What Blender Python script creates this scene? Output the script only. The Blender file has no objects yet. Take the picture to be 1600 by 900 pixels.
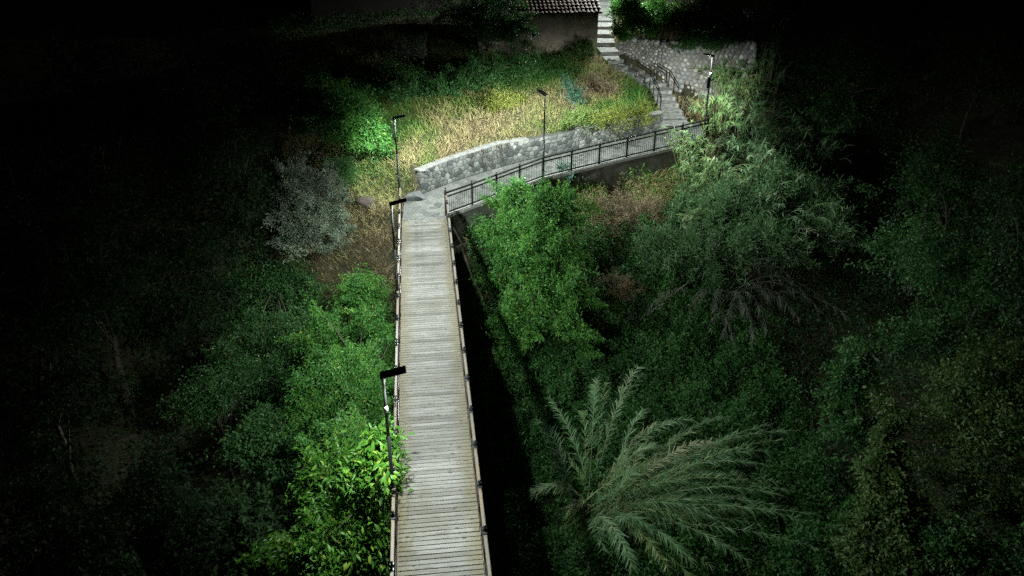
import bpy, math, random
import numpy as np
from mathutils import Vector, Matrix
R = math.radians
rng = np.random.default_rng(7)
random.seed(7)
C = bpy.context.scene.collection
scene = bpy.context.scene

# ------------------------------------------------------------------ camera, night sky, added faint fill, exposure
CAM = np.array((0.13, 0.0, 14.95)); PITCH = R(28.4); YAW = R(6.6); F = 1244.0
cd = bpy.data.cameras.new('camera'); cam = bpy.data.objects.new('camera', cd); C.objects.link(cam)
cam.location = CAM; cam.rotation_euler = (R(90) - PITCH, 0, -YAW)
cd.sensor_width = 36; cd.lens = F / 1600 * 36; cd.clip_start = 0.1; cd.clip_end = 2000
scene.camera = cam
w = bpy.data.worlds.new('World'); scene.world = w; w.use_nodes = True
nt = w.node_tree; bg = nt.nodes['Background']
sk = nt.nodes.new('ShaderNodeTexSky'); sk.sky_type = 'NISHITA'; sk.sun_disc = False
sk.sun_elevation = R(38); sk.sun_rotation = R(150)
nt.links.new(sk.outputs[0], bg.inputs[0]); bg.inputs[1].default_value = 0.00022
sd = bpy.data.lights.new('faint_fill', 'SUN'); faint_fill = bpy.data.objects.new('faint_fill', sd); C.objects.link(faint_fill)
sd.energy = 0.004; sd.angle = R(0.5); sd.color = (1.0, 0.97, 0.9)  # weak lamp added to keep the dark areas faintly visible
faint_fill.rotation_euler = (R(52), 0, R(30))
scene.view_settings.view_transform = 'Standard'; scene.view_settings.look = 'None'
scene.view_settings.exposure = 0.0; scene.view_settings.gamma = 1.0
try:
    scene.cycles.use_denoising = False     # keep the leaf detail; what is left reads as night grain
    scene.cycles.sample_clamp_indirect = 1.0; scene.cycles.caustics_reflective = False; scene.cycles.caustics_refractive = False; scene.cycles.blur_glossy = 1.0
    scene.cycles.max_bounces = 6; scene.cycles.diffuse_bounces = 3; scene.cycles.transmission_bounces = 3
except Exception: pass
LAMP_W = 1280.0
LAMP_COL = (0.93, 1.0, 0.95)
SHIELD = -1.0
OPTIC = [(0, 0), (.04, .03), (.1, .14), (.2, .42), (.35, .82), (.5, .82), (.65, .62), (.8, .45), (1, .38)]

# ------------------------------------------------------------------ small helpers
_f = np.array((math.sin(YAW) * math.cos(PITCH), math.cos(YAW) * math.cos(PITCH), -math.sin(PITCH)))
_r = np.array((math.cos(YAW), -math.sin(YAW), 0.0)); _u = np.cross(_r, _f)
def ray(px, py): return _f + _r * ((px - 800) / F) - _u * ((py - 450) / F)
def at(px, py, z):                      # where the sight line of a photo pixel meets height z
    d = ray(px, py); t = (z - CAM[2]) / d[2]
    return CAM + d * t
def depth(p): return float(np.dot(np.asarray(p) - CAM, _f))
def unit(v): v = np.asarray(v, float); return v / (np.linalg.norm(v) + 1e-9)
def vnoise(p, s, seed=0.0):             # cheap smooth noise, about -1..1
    x, y = p[..., 0] * s + seed, p[..., 1] * s - seed
    return (np.sin(x * 1.3 + 1.7 * np.sin(y * .9)) + np.sin(y * 1.7 + 1.3 * np.sin(x * 1.1 + 2)) + .6 * np.sin(2.3 * x - 1.9 * y)) / 2.6

def tag(o, label, cat=None, group=None, kind=None):
    o['label'] = label
    if cat: o['category'] = cat
    if group: o['group'] = group
    if kind: o['kind'] = kind
    return o
def thing(name, loc, label, cat, group=None, rz=0.0):
    o = bpy.data.objects.new(name, None); C.objects.link(o)
    o.location = loc; o.rotation_euler = (0, 0, rz); o.empty_display_size = .2
    return tag(o, label, cat, group)
def link(name, me, parent=None, loc=(0, 0, 0)):
    o = bpy.data.objects.new(name, me); C.objects.link(o); o.location = loc
    if parent is not None: o.parent = parent
    return o
def np_mesh(name, V, T, m, var=None, smooth=False):
    """mesh from numpy vertices and equal-sized faces; var is a 0..1 tint per vertex"""
    me = bpy.data.meshes.new(name); n = T.shape[1]
    me.vertices.add(len(V)); me.vertices.foreach_set('co', np.ascontiguousarray(V, dtype=np.float32).ravel())
    me.loops.add(T.size); me.loops.foreach_set('vertex_index', np.ascontiguousarray(T, dtype=np.int32).ravel())
    me.polygons.add(len(T)); me.polygons.foreach_set('loop_start', np.arange(0, T.size, n, dtype=np.int32))
    if smooth: me.polygons.foreach_set('use_smooth', np.ones(len(T), dtype=bool))
    if var is not None:
        a = me.attributes.new('tint', 'FLOAT', 'POINT'); a.data.foreach_set('value', np.ascontiguousarray(var, dtype=np.float32))
    me.update(); me.validate(); me.materials.append(m)
    return me
class MB:                                # collects simple shapes into ONE mesh
    def __init__(s): s.v = []; s.f = []; s.sm = []
    def add(s, V, Fs, smooth=False):
        k = len(s.v); s.v += [tuple(map(float, p)) for p in V]
        s.f += [tuple(i + k for i in f) for f in Fs]; s.sm += [smooth] * len(Fs)
    def box(s, c, size, M=None, bev=0.0):
        hx, hy, hz = (a / 2 for a in size)
        if bev:
            b = bev; V = []; Fs = []
            ring = [(-hx + b, -hy), (hx - b, -hy), (hx, -hy + b), (hx, hy - b), (hx - b, hy), (-hx + b, hy), (-hx, hy - b), (-hx, -hy + b)]
            for z, k in ((-hz, 0), (hz - b, 0), (hz, b)):
                for x, y in ring: V.append((x * (1 - k / hx), y * (1 - k / hy), z))
            for j in range(2):
                for i in range(8): Fs.append((j * 8 + i, j * 8 + (i + 1) % 8, j * 8 + 8 + (i + 1) % 8, j * 8 + 8 + i))
            Fs.append(tuple(range(7, -1, -1))); Fs.append(tuple(range(16, 24)))
        else:
            V = [(x, y, z) for z in (-hz, hz) for x, y in ((-hx, -hy), (hx, -hy), (hx, hy), (-hx, hy))]
            Fs = [(3, 2, 1, 0), (4, 5, 6, 7), (0, 1, 5, 4), (1, 2, 6, 5), (2, 3, 7, 6), (3, 0, 4, 7)]
        if M is not None: V = [tuple(M @ Vector(p)) for p in V]
        s.add([(p[0] + c[0], p[1] + c[1], p[2] + c[2]) for p in V], Fs)
    def beam(s, a, b, wd, ht, bev=0.0):  # a bar of rectangular section from a to b
        a = Vector(a); b = Vector(b); d = b - a; L = d.length; d.normalize()
        sd_ = d.cross(Vector((0, 0, 1)))
        if sd_.length < 1e-4: sd_ = Vector((1, 0, 0))
        sd_.normalize(); up = sd_.cross(d)
        M = Matrix((sd_, d, up)).transposed()
        s.box((a + b) / 2, (wd, L, ht), M, bev)
    def tube(s, P, rad, n=8, cap=True):
        V, Fs = tube_np(P, rad, n, cap); s.add(V, Fs, True)
    def lathe(s, c, prof, n=10):
        V = [(c[0] + r * math.cos(2 * math.pi * i / n), c[1] + r * math.sin(2 * math.pi * i / n), c[2] + z) for r, z in prof for i in range(n)]
        Fs = [(j * n + i, j * n + (i + 1) % n, (j + 1) * n + (i + 1) % n, (j + 1) * n + i) for j in range(len(prof) - 1) for i in range(n)]
        Fs += [tuple(range(n - 1, -1, -1)), tuple(range((len(prof) - 1) * n, len(prof) * n))]
        s.add(V, Fs, True)
    def build(s, name, m, parent=None, loc=(0, 0, 0)): return link(name, s.mesh(name, m), parent, loc)
    def mesh(s, name, m):
        me = bpy.data.meshes.new(name); me.from_pydata(s.v, [], s.f); me.update()
        me.polygons.foreach_set('use_smooth', s.sm); me.materials.append(m)
        return me
def tube_np(P, rad, n=6, cap=True):
    P = np.asarray(P, float); k = len(P); rad = np.broadcast_to(np.asarray(rad, float), (k,))
    T = np.gradient(P, axis=0); V = []
    ref = np.array((0.31, 0.17, 1.0)) if abs(unit(T[0])[2]) < .9 else np.array((1.0, .2, .1))
    for i in range(k):
        t = unit(T[i]); a = unit(np.cross(t, ref)); b = np.cross(t, a)
        for j in range(n):
            q = 2 * math.pi * j / n; V.append(P[i] + rad[i] * (a * math.cos(q) + b * math.sin(q)))
    Fs = [(i * n + j, i * n + (j + 1) % n, (i + 1) * n + (j + 1) % n, (i + 1) * n + j) for i in range(k - 1) for j in range(n)]
    if cap: Fs += [tuple(range(n - 1, -1, -1)), tuple(range((k - 1) * n, k * n))]
    return V, Fs
def resample(P, step):
    P = np.asarray(P, float); d = np.r_[0, np.cumsum(np.linalg.norm(np.diff(P, axis=0), axis=1))]
    n = max(1, int(round(d[-1] / step))); s = np.linspace(0, d[-1], n + 1)
    return np.stack([np.interp(s, d, P[:, i]) for i in range(P.shape[1])], 1), s
class Line:                              # a polyline one can ask for points by length
    def __init__(s, P):
        s.P = np.asarray(P, float); s.d = np.r_[0, np.cumsum(np.linalg.norm(np.diff(s.P, axis=0), axis=1))]; s.L = s.d[-1]
    def __call__(s, u): return np.array([np.interp(u, s.d, s.P[:, i]) for i in range(s.P.shape[1])])
    def tan(s, u): return unit(s(min(s.L, u + .15)) - s(max(0, u - .15)))

# ------------------------------------------------------------------ materials
def new_mat(name):
    m = bpy.data.materials.new(name); m.use_nodes = True
    return m, m.node_tree, m.node_tree.nodes['Principled BSDF']
def N(t, typ, **kw):
    n = t.nodes.new(typ)
    for k, v in kw.items(): setattr(n, k, v)
    return n
def ramp(t, src, stops):
    r = t.nodes.new('ShaderNodeValToRGB'); el = r.color_ramp.elements
    while len(el) < len(stops): el.new(0.5)
    for e, (p, c) in zip(el, stops): e.position = p; e.color = (*c, 1)
    t.links.new(src, r.inputs[0]); return r
def noise(t, vec, scale, detail=4, rough=.6):
    n = t.nodes.new('ShaderNodeTexNoise'); n.inputs['Scale'].default_value = scale
    n.inputs['Detail'].default_value = detail; n.inputs['Roughness'].default_value = rough
    t.links.new(vec, n.inputs['Vector']); return n
def mix(t, fac, a, b, typ='MIX'):
    m = t.nodes.new('ShaderNodeMix'); m.data_type = 'RGBA'; m.blend_type = typ
    for sock, val in ((m.inputs[0], fac), (m.inputs[6], a), (m.inputs[7], b)):
        if hasattr(val, 'links'): t.links.new(val, sock)
        elif isinstance(val, (int, float)): sock.default_value = val
        else: sock.default_value = (*val, 1)
    return m.outputs[2]
def bump(t, bsdf, h, st=.4, dist=.02):
    b = t.nodes.new('ShaderNodeBump'); b.inputs['Strength'].default_value = st; b.inputs['Distance'].default_value = dist
    t.links.new(h, b.inputs['Height']); t.links.new(b.outputs[0], bsdf.inputs['Normal'])
def obj_vec(t):                          # object coordinates shifted by a random amount per object
    tc = t.nodes.new('ShaderNodeTexCoord'); oi = t.nodes.new('ShaderNodeObjectInfo')
    mu = N(t, 'ShaderNodeMath', operation='MULTIPLY'); mu.inputs[1].default_value = 57.0
    t.links.new(oi.outputs['Random'], mu.inputs[0])
    ad = N(t, 'ShaderNodeVectorMath', operation='ADD')
    t.links.new(tc.outputs['Object'], ad.inputs[0]); t.links.new(mu.outputs[0], ad.inputs[1])
    return tc, oi, ad.outputs[0]
def leaf_mat(name, stops, trans=.35, rough=.45, spec=.35):
    m, t, b = new_mat(name)
    a = N(t, 'ShaderNodeAttribute', attribute_name='tint')
    r = ramp(t, a.outputs['Fac'], stops)
    t.links.new(r.outputs[0], b.inputs['Base Color']); b.inputs['Roughness'].default_value = rough
    b.inputs['Specular IOR Level'].default_value = spec
    tr = t.nodes.new('ShaderNodeBsdfTranslucent'); mx = t.nodes.new('ShaderNodeMixShader'); mx.inputs[0].default_value = trans
    t.links.new(r.outputs[0], tr.inputs[0]); t.links.new(b.outputs[0], mx.inputs[1]); t.links.new(tr.outputs[0], mx.inputs[2])
    t.links.new(mx.outputs[0], t.nodes['Material Output'].inputs[0])
    return m
def plain_mat(name, col, rough=.5, metal=0.0, nscale=0, namt=.3, bmp=0.0):
    m, t, b = new_mat(name); b.inputs['Roughness'].default_value = rough; b.inputs['Metallic'].default_value = metal
    if nscale:
        tc = t.nodes.new('ShaderNodeTexCoord'); n = noise(t, tc.outputs['Object'], nscale, 5)
        r = ramp(t, n.outputs[0], [(.3, tuple(c * (1 - namt) for c in col)), (.7, tuple(c * (1 + namt) for c in col))])
        t.links.new(r.outputs[0], b.inputs['Base Color'])
        if bmp: bump(t, b, n.outputs[0], bmp)
    else: b.inputs['Base Color'].default_value = (*col, 1)
    return m
def plank_mat():
    m, t, b = new_mat('weathered_planks'); tc, oi, v = obj_vec(t)
    mp = t.nodes.new('ShaderNodeMapping'); mp.inputs['Scale'].default_value = (1.1, 22, 22); t.links.new(v, mp.inputs[0])
    g = noise(t, mp.outputs[0], 1.6, 6, .65)
    base = ramp(t, g.outputs[0], [(.30, (.06, .059, .052)), (.46, (.165, .165, .154)), (.6, (.205, .205, .195)), (.78, (.33, .33, .318))]).outputs[0]
    # a board's own shade
    vr = ramp(t, oi.outputs['Random'], [(0, (.50, .49, .44)), (.12, (.72, .71, .66)), (.3, (1.02, 1.02, 1.0)), (.5, (.74, .73, .68)), (.72, (1.08, 1.09, 1.08)), (.9, (.95, .95, .9)), (1, (1.45, 1.46, 1.46))])
    base = mix(t, 1.0, base, vr.outputs[0], 'MULTIPLY')
    # olive grime along both ends of the boards
    sx = t.nodes.new('ShaderNodeSeparateXYZ'); t.links.new(tc.outputs['Object'], sx.inputs[0])
    ab = N(t, 'ShaderNodeMath', operation='ABSOLUTE'); t.links.new(sx.outputs[0], ab.inputs[0])
    n2 = noise(t, v, 2.6, 3); n3 = noise(t, tc.outputs['Object'], 9, 3)
    su = N(t, 'ShaderNodeMath', operation='MULTIPLY_ADD'); su.inputs[1].default_value = .75
    t.links.new(n2.outputs[0], su.inputs[0]); t.links.new(ab.outputs[0], su.inputs[2])
    gr = ramp(t, su.outputs[0], [(.93, (0, 0, 0)), (1.0, (.45, .45, .45))]); gr.color_ramp.elements[0].position = .86
    wr = N(t, 'ShaderNodeMapRange'); wr.inputs['From Min'].default_value = .95; wr.inputs['From Max'].default_value = 1.32
    t.links.new(su.outputs[0], wr.inputs[0])
    base = mix(t, wr.outputs[0], base, (.125, .112, .07))
    geo = t.nodes.new('ShaderNodeNewGeometry'); pn = noise(t, geo.outputs['Position'], .55, 4, .6)
    pr = ramp(t, pn.outputs[0], [(.36, (.78, .77, .72)), (.5, (1, 1, 1)), (.66, (1.16, 1.17, 1.17))]); base = mix(t, 1.0, base, pr.outputs[0], 'MULTIPLY')
    # knots
    vo = t.nodes.new('ShaderNodeTexVoronoi'); mp2 = t.nodes.new('ShaderNodeMapping'); mp2.inputs['Scale'].default_value = (2.0, 5.0, 1.0)
    t.links.new(v, mp2.inputs[0]); t.links.new(mp2.outputs[0], vo.inputs['Vector']); vo.inputs['Scale'].default_value = 1.1
    kn = ramp(t, vo.outputs['Distance'], [(.06, (1, 1, 1)), (.17, (0, 0, 0))])
    base = mix(t, kn.outputs[0], base, (.03, .027, .02))
    t.links.new(base, b.inputs['Base Color']); b.inputs['Roughness'].default_value = .75
    bump(t, b, g.outputs[0], .35, .006)
    return m
def stone_mat(name, stops, nscale=9, bmp=.5):
    m, t, b = new_mat(name); tc, oi, v = obj_vec(t)
    r = ramp(t, oi.outputs['Random'], stops)
    n = noise(t, v, nscale, 6, .65)
    sp = ramp(t, n.outputs[0], [(.3, (.55, .55, .55)), (.7, (1.25, 1.25, 1.25))])
    c = mix(t, 1.0, r.outputs[0], sp.outputs[0], 'MULTIPLY')
    t.links.new(c, b.inputs['Base Color']); b.inputs['Roughness'].default_value = .85
    bump(t, b, n.outputs[0], bmp, .03)
    return m
def paving_tex_mat():                    # steps too small in the picture to lay stone by stone
    m, t, b = new_mat('step_stone'); tc = t.nodes.new('ShaderNodeTexCoord')
    vo = t.nodes.new('ShaderNodeTexVoronoi'); vo.inputs['Scale'].default_value = 3.6; t.links.new(tc.outputs['Object'], vo.inputs['Vector'])
    ve = t.nodes.new('ShaderNodeTexVoronoi'); ve.feature = 'DISTANCE_TO_EDGE'; ve.inputs['Scale'].default_value = 3.6
    t.links.new(tc.outputs['Object'], ve.inputs['Vector'])
    sx = t.nodes.new('ShaderNodeSeparateColor'); t.links.new(vo.outputs['Color'], sx.inputs[0])
    r = ramp(t, sx.outputs[0], [(0, (.11, .115, .107)), (.5, (.19, .197, .185)), (1, (.28, .28, .26))])
    n = noise(t, tc.outputs['Object'], 7, 5)
    c = mix(t, .45, r.outputs[0], n.outputs[0], 'OVERLAY')
    e = ramp(t, ve.outputs['Distance'], [(.02, (1, 1, 1)), (.06, (0, 0, 0))])
    c = mix(t, e.outputs[0], c, (.2, .2, .19))
    t.links.new(c, b.inputs['Base Color']); b.inputs['Roughness'].default_value = .85
    bump(t, b, ve.outputs['Distance'], .4, .03)
    return m
def wall_plaster_mat(name, a, c, d):
    m, t, b = new_mat(name); tc = t.nodes.new('ShaderNodeTexCoord')
    n1 = noise(t, tc.outputs['Object'], .9, 6, .7); n2 = noise(t, tc.outputs['Object'], 5, 5, .7)
    r = ramp(t, n1.outputs[0], [(.32, a), (.52, c), (.7, d)])
    s2 = ramp(t, n2.outputs[0], [(.3, (.6, .6, .6)), (.62, (1.15, 1.15, 1.15))])
    col = mix(t, 1.0, r.outputs[0], s2.outputs[0], 'MULTIPLY')
    t.links.new(col, b.inputs['Base Color']); b.inputs['Roughness'].default_value = .95
    bump(t, b, n2.outputs[0], .6, .03)
    return m
def soil_mat():
    m, t, b = new_mat('soil'); tc = t.nodes.new('ShaderNodeTexCoord')
    n1 = noise(t, tc.outputs['Object'], .35, 5); n2 = noise(t, tc.outputs['Object'], 6, 6, .7)
    r = ramp(t, n1.outputs[0], [(.35, (.03, .04, .016)), (.5, (.06, .058, .028)), (.68, (.10, .085, .048))])
    s2 = ramp(t, n2.outputs[0], [(.3, (.4, .4, .4)), (.7, (1.3, 1.3, 1.3))])
    t.links.new(mix(t, 1.0, r.outputs[0], s2.outputs[0], 'MULTIPLY'), b.inputs['Base Color'])
    b.inputs['Roughness'].default_value = 1.0; bump(t, b, n2.outputs[0], .9, .1)
    return m

M = dict(
    plank=plank_mat(), soil=soil_mat(), step=paving_tex_mat(),
    rail_wood=plain_mat('handrail_wood', (.105, .085, .058), .6, 0, 14, .25, .15),
    beam_wood=plain_mat('beam_wood', (.13, .10, .07), .8, 0, 8, .3, .2),
    black=plain_mat('black_paint', (.012, .013, .013), .38, .0),
    pole=plain_mat('pole_paint', (.014, .015, .015), .28, .35),
    clamp=plain_mat('bare_metal', (.7, .72, .72), .3, .8),
    paving=stone_mat('paving_stone', [(0, (.06, .068, .063)), (.4, (.095, .104, .097)), (.7, (.15, .155, .143)), (1, (.075, .085, .082))]),
    mortar=plain_mat('mortar', (.16, .164, .153), .95, 0, 12, .25, .3),
    dark_mortar=plain_mat('deep_joint', (.07, .073, .064), .95, 0, 12, .3, .3),
    wall_stone=stone_mat('grey_wall_stone', [(0, (.04, .049, .047)), (.3, (.08, .093, .088)), (.65, (.125, .138, .13)), (.88, (.17, .18, .165)), (1, (.27, .275, .255))]),
    cobble=stone_mat('river_cobble', [(0, (.17, .17, .18)), (.3, (.34, .32, .29)), (.55, (.27, .29, .325)), (.8, (.50, .48, .44)), (1, (.70, .69, .65))], 6, .3),
    cobble_mortar=plain_mat('buff_mortar', (.21, .20, .165), .95, 0, 6, .35, .4),
    concrete=plain_mat('concrete', (.26, .265, .25), .9, 0, 5, .25, .2),
    coping=plain_mat('coping_cement', (.19, .195, .185), .95, 0, 4, .4, .3),
    bank_wall=wall_plaster_mat('old_footing', (.05, .048, .038), (.085, .082, .068), (.125, .122, .105)),
    plaster=wall_plaster_mat('mud_plaster', (.13, .105, .08), (.24, .205, .155), (.33, .295, .235)),
    dark_plaster=wall_plaster_mat('darkened_plaster', (.012, .011, .009), (.02, .017, .014), (.03, .026, .021)),  # plaster colour darkened to paint in the lack of light on the far house
    tile=stone_mat('clay_tile', [(0, (.11, .06, .045)), (.5, (.19, .115, .085)), (1, (.27, .195, .15))], 7, .3),
    rock=stone_mat('grey_rock', [(0, (.085, .09, .09)), (1, (.12, .124, .122))], 4, .8),
    brown_rock=stone_mat('brown_rock', [(0, (.062, .05, .041)), (1, (.07, .056, .046))], 3, .8),
    white_rock=stone_mat('white_rock', [(0, (.32, .33, .33)), (1, (.34, .34, .34))], 5, .5),
    bark=plain_mat('bark', (.085, .07, .055), .9, 0, 14, .45, .5),
    dead_wood=plain_mat('dead_wood', (.30, .28, .25), .85, 0, 10, .3, .3),
    plastic=plain_mat('white_plastic', (.62, .64, .68), .5),
    beam_dark=plain_mat('old_timber', (.09, .065, .045), .9, 0, 9, .3, .2),
)
em = bpy.data.materials.new('led_panel'); em.use_nodes = True
_b = em.node_tree.nodes['Principled BSDF']; _b.inputs['Base Color'].default_value = (.8, .8, .8, 1)
_b.inputs['Emission Color'].default_value = (*LAMP_COL, 1); _b.inputs['Emission Strength'].default_value = 25
LF = dict(
    bright=leaf_mat('leaf_fresh', [(0, (0.0412, 0.149, 0.0312)), (.5, (0.09, 0.273, 0.0499)), (.85, (0.16, 0.375, 0.0656)), (1, (0.375, 0.421, 0.0781))]),
    walnut=leaf_mat('leaf_broad', [(0, (.038, .13, .018)), (.5, (.085, .24, .028)), (.85, (.17, .34, .038)), (1, (.34, .40, .06))], .4, .42, .35),
    deep=leaf_mat('leaf_deep', [(0, (0.0256, 0.0852, 0.0238)), (.5, (0.0475, 0.142, 0.037)), (.9, (0.0823, 0.206, 0.0543)), (1, (0.183, 0.227, 0.0543))]),
    teal=leaf_mat('leaf_blue_green', [(0, (.03, .09, .06)), (.5, (.055, .15, .095)), (1, (.1, .22, .15))]),
    silver=leaf_mat('leaf_silver', [(0, (0.0765, 0.116, 0.0738)), (.5, (0.154, 0.204, 0.138)), (1, (0.285, 0.325, 0.234))], .2, .5, .4),
    yellow=leaf_mat('leaf_yellow_green', [(0, (0.0994, 0.142, 0.0256)), (.5, (0.185, 0.227, 0.0426)), (1, (0.369, 0.341, 0.071))]),
    olive=leaf_mat('leaf_olive', [(0, (0.0431, 0.0936, 0.026)), (.5, (0.0789, 0.15, 0.039)), (1, (0.144, 0.215, 0.0585))]),
    brown=leaf_mat('leaf_withered', [(0, (0.16, 0.128, 0.0765)), (.5, (0.264, 0.221, 0.14)), (1, (0.352, 0.315, 0.212))], .2, .8, .1),
    bramble=leaf_mat('leaf_bramble', [(0, (0.0404, 0.129, 0.0376)), (.5, (0.0758, 0.219, 0.0563)), (.9, (0.139, 0.313, 0.0835)), (1, (0.303, 0.334, 0.104))]),
    cane=leaf_mat('leaf_cane', [(0, (0.102, 0.212, 0.0702)), (.5, (0.194, 0.351, 0.126)), (.85, (0.325, 0.461, 0.185)), (1, (0.569, 0.536, 0.277))], .3, .45, .4),
    pale_cane=leaf_mat('leaf_pale_cane', [(0, (0.0641, 0.168, 0.0587)), (.5, (0.135, 0.275, 0.119)), (.85, (0.231, 0.363, 0.182)), (1, (0.423, 0.43, 0.266))], .25, .5, .4),
    grey_cane=leaf_mat('leaf_grey_cane', [(0, (0.0812, 0.104, 0.0764)), (.5, (0.126, 0.148, 0.111)), (1, (0.216, 0.216, 0.167))], .2, .6, .3),
    night=leaf_mat('leaf_darkened', [(0, (.012, .03, .011)), (.5, (.022, .05, .018)), (1, (.035, .065, .02))], .3, .7, .08),  # leaf colour darkened, the gloom on the far left trees is painted in
    feather=leaf_mat('leaf_feathery', [(0, (.07, .17, .06)), (.5, (.135, .27, .11)), (.85, (.22, .35, .17)), (1, (.36, .40, .25))], .35, .5, .4),
    weed=leaf_mat('leaf_weed', [(0, (.07, .13, .035)), (.45, (.13, .21, .055)), (.8, (.22, .28, .08)), (1, (.34, .33, .14))], .35, .6, .2),
    grass=leaf_mat('hill_grass', [(0, (.25, .185, .105)), (.22, (.40, .33, .19)), (.45, (.37, .335, .155)), (.62, (.25, .30, .095)), (.8, (.13, .25, .05)), (1, (.06, .18, .036))], .3, .7, .2),
)

# ------------------------------------------------------------------ lines the place is built round
YE = at(662, 343, 0)[1]                  # far end of the deck
FRONT = [at(697, 336, 0), at(735, 322.5, .03), at(810, 293, .12), at(848, 278.5, .2), at(970, 249, .7), at(1078, 224, 1.2), at(1103, 218, 1.27)]
BACK = [at(658, 303.5, 0), at(714, 282, .04), at(782, 261, .14), at(832, 248, .24), at(930, 227, .7), at(1034, 203, 1.2), at(1092, 190, 1.27)]
STAIR = [at(1056, 200, 1.27), at(1045, 168, 1.75), at(1030, 138, 2.25), at(1000, 118, 2.7), at(962, 100, 3.2), at(946, 75, 3.6), at(943, 40, 4.3), at(943, 0, 5.0), at(944, -40, 5.9)]
COB = [at(966, 84, 3.5), at(1000, 108, 2.8), at(1040, 138, 2.0), at(1100, 156, 1.3), at(1170, 158, 1.15)]
COBH = [1.07, 1.72, 2.72, 3.5, 3.6]
RWH = [1.2, 1.25, 1.3, 1.25, 1.05, 1.0, .9]

# ------------------------------------------------------------------ terrain
CP = []
def cp(px, py, z): CP.append(at(px, py, z))
def cw(p, dz=0.0, dx=0.0, dy=0.0): CP.append(np.array((p[0] + dx, p[1] + dy, p[2] + dz)))
fl, bl, sl, cl_ = Line(FRONT), Line(BACK), Line(STAIR), Line(COB)
for u in np.linspace(0, fl.L, 14):
    p = fl(u); t = fl.tan(u); n = np.array((t[1], -t[0], 0))
    cw(p + n * .35, -1.5); cw(p + n * 1.8, -2.3)
for u in np.linspace(.2, bl.L * .80, 11):
    p = bl(u); t = bl.tan(u); n = np.array((-t[1], t[0], 0)); h = np.interp(u, bl.d, RWH)
    cw(p + n * .5, h - .06)
for u in np.linspace(2, sl.L, 12):
    p = sl(u); t = sl.tan(u); n = np.array((-t[1], t[0], 0)); cw(p + n * .85, -.05); cw(p, -.2)
for u in np.linspace(0, cl_.L, 9):
    p = cl_(u); t = cl_.tan(u); n = np.array((-t[1], t[0], 0)); h = np.interp(u, cl_.d, COBH)
    cw(p + n * .6, h - .1); cw(p - n * .3, -.05)
for q in [(650, 212, 2.0), (750, 180, 2.4), (860, 140, 3.0), (870, 90, 3.5), (800, 92, 3.5), (930, 90, 3.5), (960, 150, 2.4), (760, 112, 3.5), (600, 150, 2.8),
          (600, 100, 3.9), (500, 150, 2.9), (600, 250, .95), (560, 300, .25), (605, 308, -.05), (620, 330, -.3), (560, 350, -.9), (590, 400, -2.0), (500, 420, -2.8),
          (450, 250, .3), (600, 450, -3.2), (612, 380, -1.6), (300, 300, -.6), (100, 200, 1.5), (350, 150, 2.5), (500, 10, 5.5), (700, 30, 4.9), (650, 60, 4.4),
          (1300, 50, 3.8), (1500, 50, 3.6), (1100, 45, 4.5), (1200, 20, 4.8), (940, -40, 5.8), (1220, 100, 2.4), (1230, 150, 1.2), (300, 20, 5.0), (100, 20, 5.0),
          (1120, 190, 1.0), (1085, 165, 1.5), (1105, 160, 1.4),
          (960, 345, -2.6), (960, 430, -4.2), (960, 560, -6.2), (960, 700, -7.6), (960, 880, -8.2), (1100, 340, -2.6), (1100, 450, -4.8), (1150, 300, -2.2),
          (1250, 350, -3.5), (1300, 500, -6), (1500, 600, -6.5), (1500, 850, -8), (1250, 700, -7.6), (1250, 880, -8.4), (1500, 350, -4), (1500, 200, -.5),
          (800, 560, -6.2), (830, 700, -7.6), (790, 470, -5), (740, 420, -3.6), (660, 420, -3.4), (660, 500, -6), (670, 620, -8), (680, 880, -9),
          (560, 520, -5.5), (430, 520, -5.5), (560, 620, -7.2), (430, 700, -8), (540, 880, -8.6), (250, 600, -6.5), (250, 850, -8.5), (60, 500, -4.5), (60, 850, -7), (360, 420, -3.6)]: cp(*q)
for x, y, z in [(-40, 10, -6), (40, 10, -6), (0, 0, -9), (-15, 0, -9), (15, 0, -9), (-30, 90, 12), (30, 90, 12), (0, 90, 12), (60, 60, 6), (-60, 50, 5), (0, -20, -9)]: CP.append(np.array((x, y, z)))
CP = np.array(CP, float)
_keep = []
for i in range(len(CP)):
    if all(np.hypot(*(CP[i, :2] - CP[j, :2])) > .28 for j in _keep): _keep.append(i)
CP = CP[_keep]
_D = np.linalg.norm(CP[:, None, :2] - CP[None, :, :2], axis=2); _n = len(CP)
_A = np.zeros((_n + 3, _n + 3)); _A[:_n, :_n] = -_D - np.eye(_n) * .02; _A[:_n, _n] = 1; _A[:_n, _n + 1:] = CP[:, :2]; _A[_n:, :_n] = _A[:_n, _n:].T
_W = np.linalg.solve(_A, np.r_[CP[:, 2], 0, 0, 0])
def raw_tz(XY):
    XY = np.asarray(XY, float); Q = np.clip(XY, (-60, -20), (60, 90)); out = np.empty(len(Q))
    for s in range(0, len(Q), 20000):
        q = Q[s:s + 20000]; d = np.linalg.norm(q[:, None] - CP[None, :, :2], axis=2)
        out[s:s + 20000] = -d @ _W[:_n] + _W[_n] + q @ _W[_n + 1:]
    return out
def seg_dist(XY, P):                     # distance to a polyline, and the height of its nearest point
    best = np.full(len(XY), 1e9); z = np.zeros(len(XY))
    for a, b in zip(P[:-1], P[1:]):
        ab = (b - a)[:2]; t = np.clip(((XY - a[:2]) @ ab) / (ab @ ab), 0, 1)
        d = np.linalg.norm(XY - (a[:2] + t[:, None] * ab), axis=1); zz = a[2] + t * (b[2] - a[2])
        k = d < best; best[k] = d[k]; z[k] = zz[k]
    return best, z
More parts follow.
